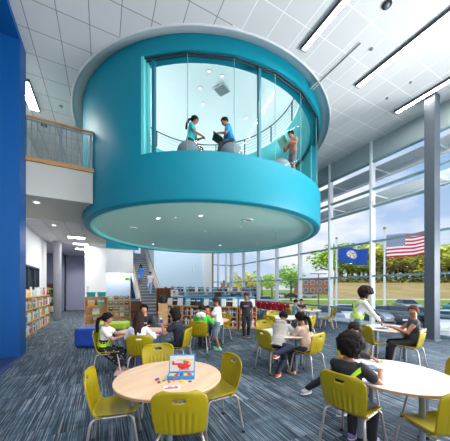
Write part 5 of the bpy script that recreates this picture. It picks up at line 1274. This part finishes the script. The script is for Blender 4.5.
# trees
def make_tree(seed, cols, h=9.0, cr=3.4, tag_='tree', n=1500, bare=False):
    r = random.Random(seed); t = thing(tag_, 'x', 'tree'); b = B(); capsule(b, (0, 0, 0), .22, (0, 0, h*.55), .12, 8)
    for i in range(9 if not bare else 26):
        a = r.uniform(0, 6.28); z = h*r.uniform(.28, .6); l = cr*r.uniform(.5, .95); e = Vector((math.cos(a)*l, math.sin(a)*l, z+l*r.uniform(.5, 1.0))); capsule(b, (0, 0, z), .08, e, .025, 5)
    obj('trunk', b, mat('bark', (96, 80, 66), .9), t)
    bl = [Vector((r.gauss(0, cr*.38), r.gauss(0, cr*.38), h*.62+r.gauss(0, h*.13))) for _ in range(13)]
    mi = [mat('leaf_%d_%d' % (c[0], c[1]), c, .8, var=.12, scale=.8) for c in cols]
    b = B()
    for i in range(n):
        c = r.choice(bl); d = Vector((r.gauss(0, 1), r.gauss(0, 1), r.gauss(0, 1))).normalized()*cr*.42*r.uniform(.5, 1.05); p = c+d; s = r.uniform(.12, .26)*(.6 if bare else 1)
        if p.z < h*.22: continue
        q = Matrix.Rotation(r.uniform(0, 6.28), 3, 'Z') @ Matrix.Rotation(r.uniform(-1.2, 1.2), 3, 'X')
        f = b.faces.new([b.verts.new(p+q @ Vector(v)*s) for v in ((-1, -.6, 0), (1, -.6, .2), (.8, .8, 0), (-.8, .7, .25))]); f.material_index = r.randrange(len(mi))
    obj('foliage', b, None, t, mats=mi); return t
TG = make_tree(1, [(176, 215, 74), (211, 240, 93), (141, 180, 64)], 9, 3.4); TY = make_tree(2, [(242, 242, 112), (221, 221, 99), (192, 196, 89)], 9, 3.2, n=1200); TB = make_tree(3, [(239, 223, 130), (211, 201, 109)], 10, 3.4, n=520, bare=True)
used = set()
def tree(src, px, z, hpx, base, lb, grp=None, wide=1):
    p = atz(px, z, base); H_ = hpx*z/F; s = H_/(9.3)
    if id(src) not in used: used.add(id(src)); t = src; t.location = p; t['label'] = lb
    else: t = dup(src, p, random.uniform(0, 6), lb)
    if grp: t['group'] = grp
    t.scale = (s*wide, s*wide, s)
tree(TG, 291, 52, 42, GZ, 'big round green tree in the grass beyond the car park'); tree(TY, 243, 60, 34, GZ, 'yellow-green tree at the far left of the window view'); tree(TG, 262, 66, 30, GZ, 'green tree left of the big round tree'); tree(TY, 272, 74, 28, GZ, 'small yellowish tree between the two green ones'); tree(TB, 246, 48, 30, GZ, 'thin twiggy tree at the left end of the window view')
rt = random.Random(11)
for i in range(40):
    px = 336+i*3.6+rt.uniform(-2, 2); z = rt.uniform(120, 150); src = [TG, TY, TB, TG][i % 4]
    kind = {id(TG): 'green leafy tree', id(TY): 'yellowish spring tree', id(TB): 'bare twiggy tree'}[id(src)]
    where = 'left of the striped flag' if px < 384 else ('beneath the striped flag' if px < 428 else 'right of the steel column')
    base = 4.2+1.3*(z-118)/82
    tree(src, px, z, rt.uniform(32, 46), base-.5, '%s in the far woodland row, %s' % (kind, where), 'trees of the far woodland row', 1.5)
# bushes along the wood edge: dense understory
b = B(); r = random.Random(4)
for i in range(9000):
    x = r.uniform(56, 210); z = r.uniform(119, 128); h = abs(r.gauss(0, 1.0))*2.2; p = cw(x, z, 4.2+h-.2); s = r.uniform(.25, .6)
    q = Matrix.Rotation(r.uniform(0, 6.28), 3, 'Z') @ Matrix.Rotation(r.uniform(-1.2, 1.2), 3, 'X')
    f = b.faces.new([b.verts.new(p+q @ Vector(v)*s) for v in ((-1, -.6, 0), (1, -.6, .2), (.8, .8, 0), (-.8, .7, .25))]); f.material_index = r.randrange(3)
o = obj('undergrowth', b, None, None, mats=[mat('leaf_134_158', (134, 158, 74), .8), mat('leaf_168_162', (168, 162, 98), .8), mat('leaf_146_144', (146, 144, 88), .8)]); tag(o, 'tangled green and straw undergrowth along the foot of the far wood', 'undergrowth', kind='stuff')
# ------------------------------------------------------------------ sky and sun
wd = bpy.data.worlds.new('sky'); C.world = wd; wd.use_nodes = True; nt = wd.node_tree; bg = nt.nodes['Background']
tc = nt.nodes.new('ShaderNodeTexCoord'); mp = nt.nodes.new('ShaderNodeMapping'); mp.inputs['Scale'].default_value = (1.6, 1.6, 4.6); mp.inputs['Location'].default_value = (1.3, .4, .25)
n1 = nt.nodes.new('ShaderNodeTexNoise'); n1.inputs['Scale'].default_value = 1.35; n1.inputs['Detail'].default_value = 7; n1.inputs['Roughness'].default_value = .55
nt.links.new(tc.outputs['Generated'], mp.inputs['Vector']); nt.links.new(mp.outputs[0], n1.inputs['Vector'])
cr_ = nt.nodes.new('ShaderNodeValToRGB'); cr_.color_ramp.elements[0].position = .47; cr_.color_ramp.elements[1].position = .62
cr_.color_ramp.elements[0].color = (0, 0, 0, 1); cr_.color_ramp.elements[1].color = (1, 1, 1, 1); nt.links.new(n1.outputs['Fac'], cr_.inputs['Fac'])
sp = nt.nodes.new('ShaderNodeSeparateXYZ'); nt.links.new(tc.outputs['Generated'], sp.inputs[0]); gr = nt.nodes.new('ShaderNodeValToRGB')
gr.color_ramp.elements[0].position = 0; gr.color_ramp.elements[0].color = rgb(190, 206, 226); gr.color_ramp.elements[1].position = .7; gr.color_ramp.elements[1].color = rgb(84, 150, 216); nt.links.new(sp.outputs[2], gr.inputs['Fac'])
mx = nt.nodes.new('ShaderNodeMix'); mx.data_type = 'RGBA'; nt.links.new(cr_.outputs[0], mx.inputs[0]); nt.links.new(gr.outputs[0], mx.inputs[6]); mx.inputs[7].default_value = rgb(232, 235, 240)
nt.links.new(mx.outputs[2], bg.inputs['Color']); bg.inputs['Strength'].default_value = 1.0
s = bpy.data.lights.new('sun', 'SUN'); s.energy = 2.4; s.angle = .03; s.color = (1, .95, .86); so = bpy.data.objects.new('sun', s); COL.objects.link(so); so.rotation_euler = (Vector((.62, .35, -.85))).to_track_quat('-Z', 'Y').to_euler()
# lamps' light: area lights below the fixtures, plus fill lamps added without one
def spot(name, loc, e, ang=110, col=(1, .96, .9)):
    l = bpy.data.lights.new(name, 'SPOT'); l.energy = e; l.color = col; l.spot_size = math.radians(ang); l.spot_blend = .8; l.shadow_soft_size = .05
    o = bpy.data.objects.new(name, l); COL.objects.link(o); o.location = loc; return o
def area(name, loc, sx, sy, e, col=(1, .97, .92), up=False, rz=0, spread=PI):
    l = bpy.data.lights.new(name, 'AREA'); l.shape = 'RECTANGLE'; l.size = sx; l.size_y = sy; l.energy = e; l.color = col; l.spread = spread
    o = bpy.data.objects.new(name, l); COL.objects.link(o); o.location = loc; o.rotation_euler = (PI if up else 0, 0, rz); o.visible_camera = True; return o
LK = .62
for x, y0, y1, e in ((4.39, -3, 4.41, 300), (6.58, -3, 4.5, 300), (8.71, -3, 4.59, 200), (.6, -3.5, 2.2, 300), (1.5, 14.6, 17.2, 200), (4.4, 14.8, 17.2, 200), (6.58, 14.6, 17.2, 200)):  # the near strip and the three beyond the loft are added light
    area('strip_lamp', (x, (y0+y1)/2, ZC-.085), .1, y1-y0-.1, e*LK)
area('strip_lamp', (-2.0, 9.25, ZC-.085), .22, 1.2, 60)
for i in range(6):
    a = i*PI/3; area('loft_fill_lamp', (DX+3.0*math.cos(a), DY+3.0*math.sin(a), 8.3), .15, .15, 20, (.95, .98, 1), True)  # upward fill added inside the loft, no fixture holds it
# fill lamps added outside the unseen windows to brighten the room like daylight
o = area('day_fill_lamp', (2.5, -6.2, 2.6), 13, 4.0, 430, (1, .99, .97)); o.rotation_euler = (PI/2+.3, 0, 0)
o = area('day_fill_lamp', (10.8, -1.2, 1.6), 6.5, 3.2, 1900, (.99, .99, 1)); o.rotation_euler = (PI/2+.4, 0, PI/2)
for o in [o for o in bpy.data.objects if o.name.startswith('troffer_light')]: area('troffer_lamp', o.location-Vector((0, 0, .04)), .6, .28, 40)
for px, py, r, kind in spots:
    if kind != 1: continue
    z = (3.82-CAMH)*F/(288-py); p = atz(px, z, 3.78); spot('downlight_and_fill_lamp', p, 90)
for x, y in ((-1.6, 9), (-1.4, 11.2), (-1.4, 13.2), (-1.4, 17), (-1.4, 19), (.9, 18.7), (1.4, 18.4), (1, 13), (1, 15.8)): spot('downlight_and_fill_lamp', (x, y, 3.9), 60 if y < 16 else 170, 130)  # spots added to lift the low ceiling and stair areas, mostly without fixtures
vs_ = C.view_settings; vs_.view_transform = 'Standard'; vs_.look = 'None'; vs_.gamma = 1; vs_.use_curve_mapping = False; vs_.exposure = 0.3
flush()
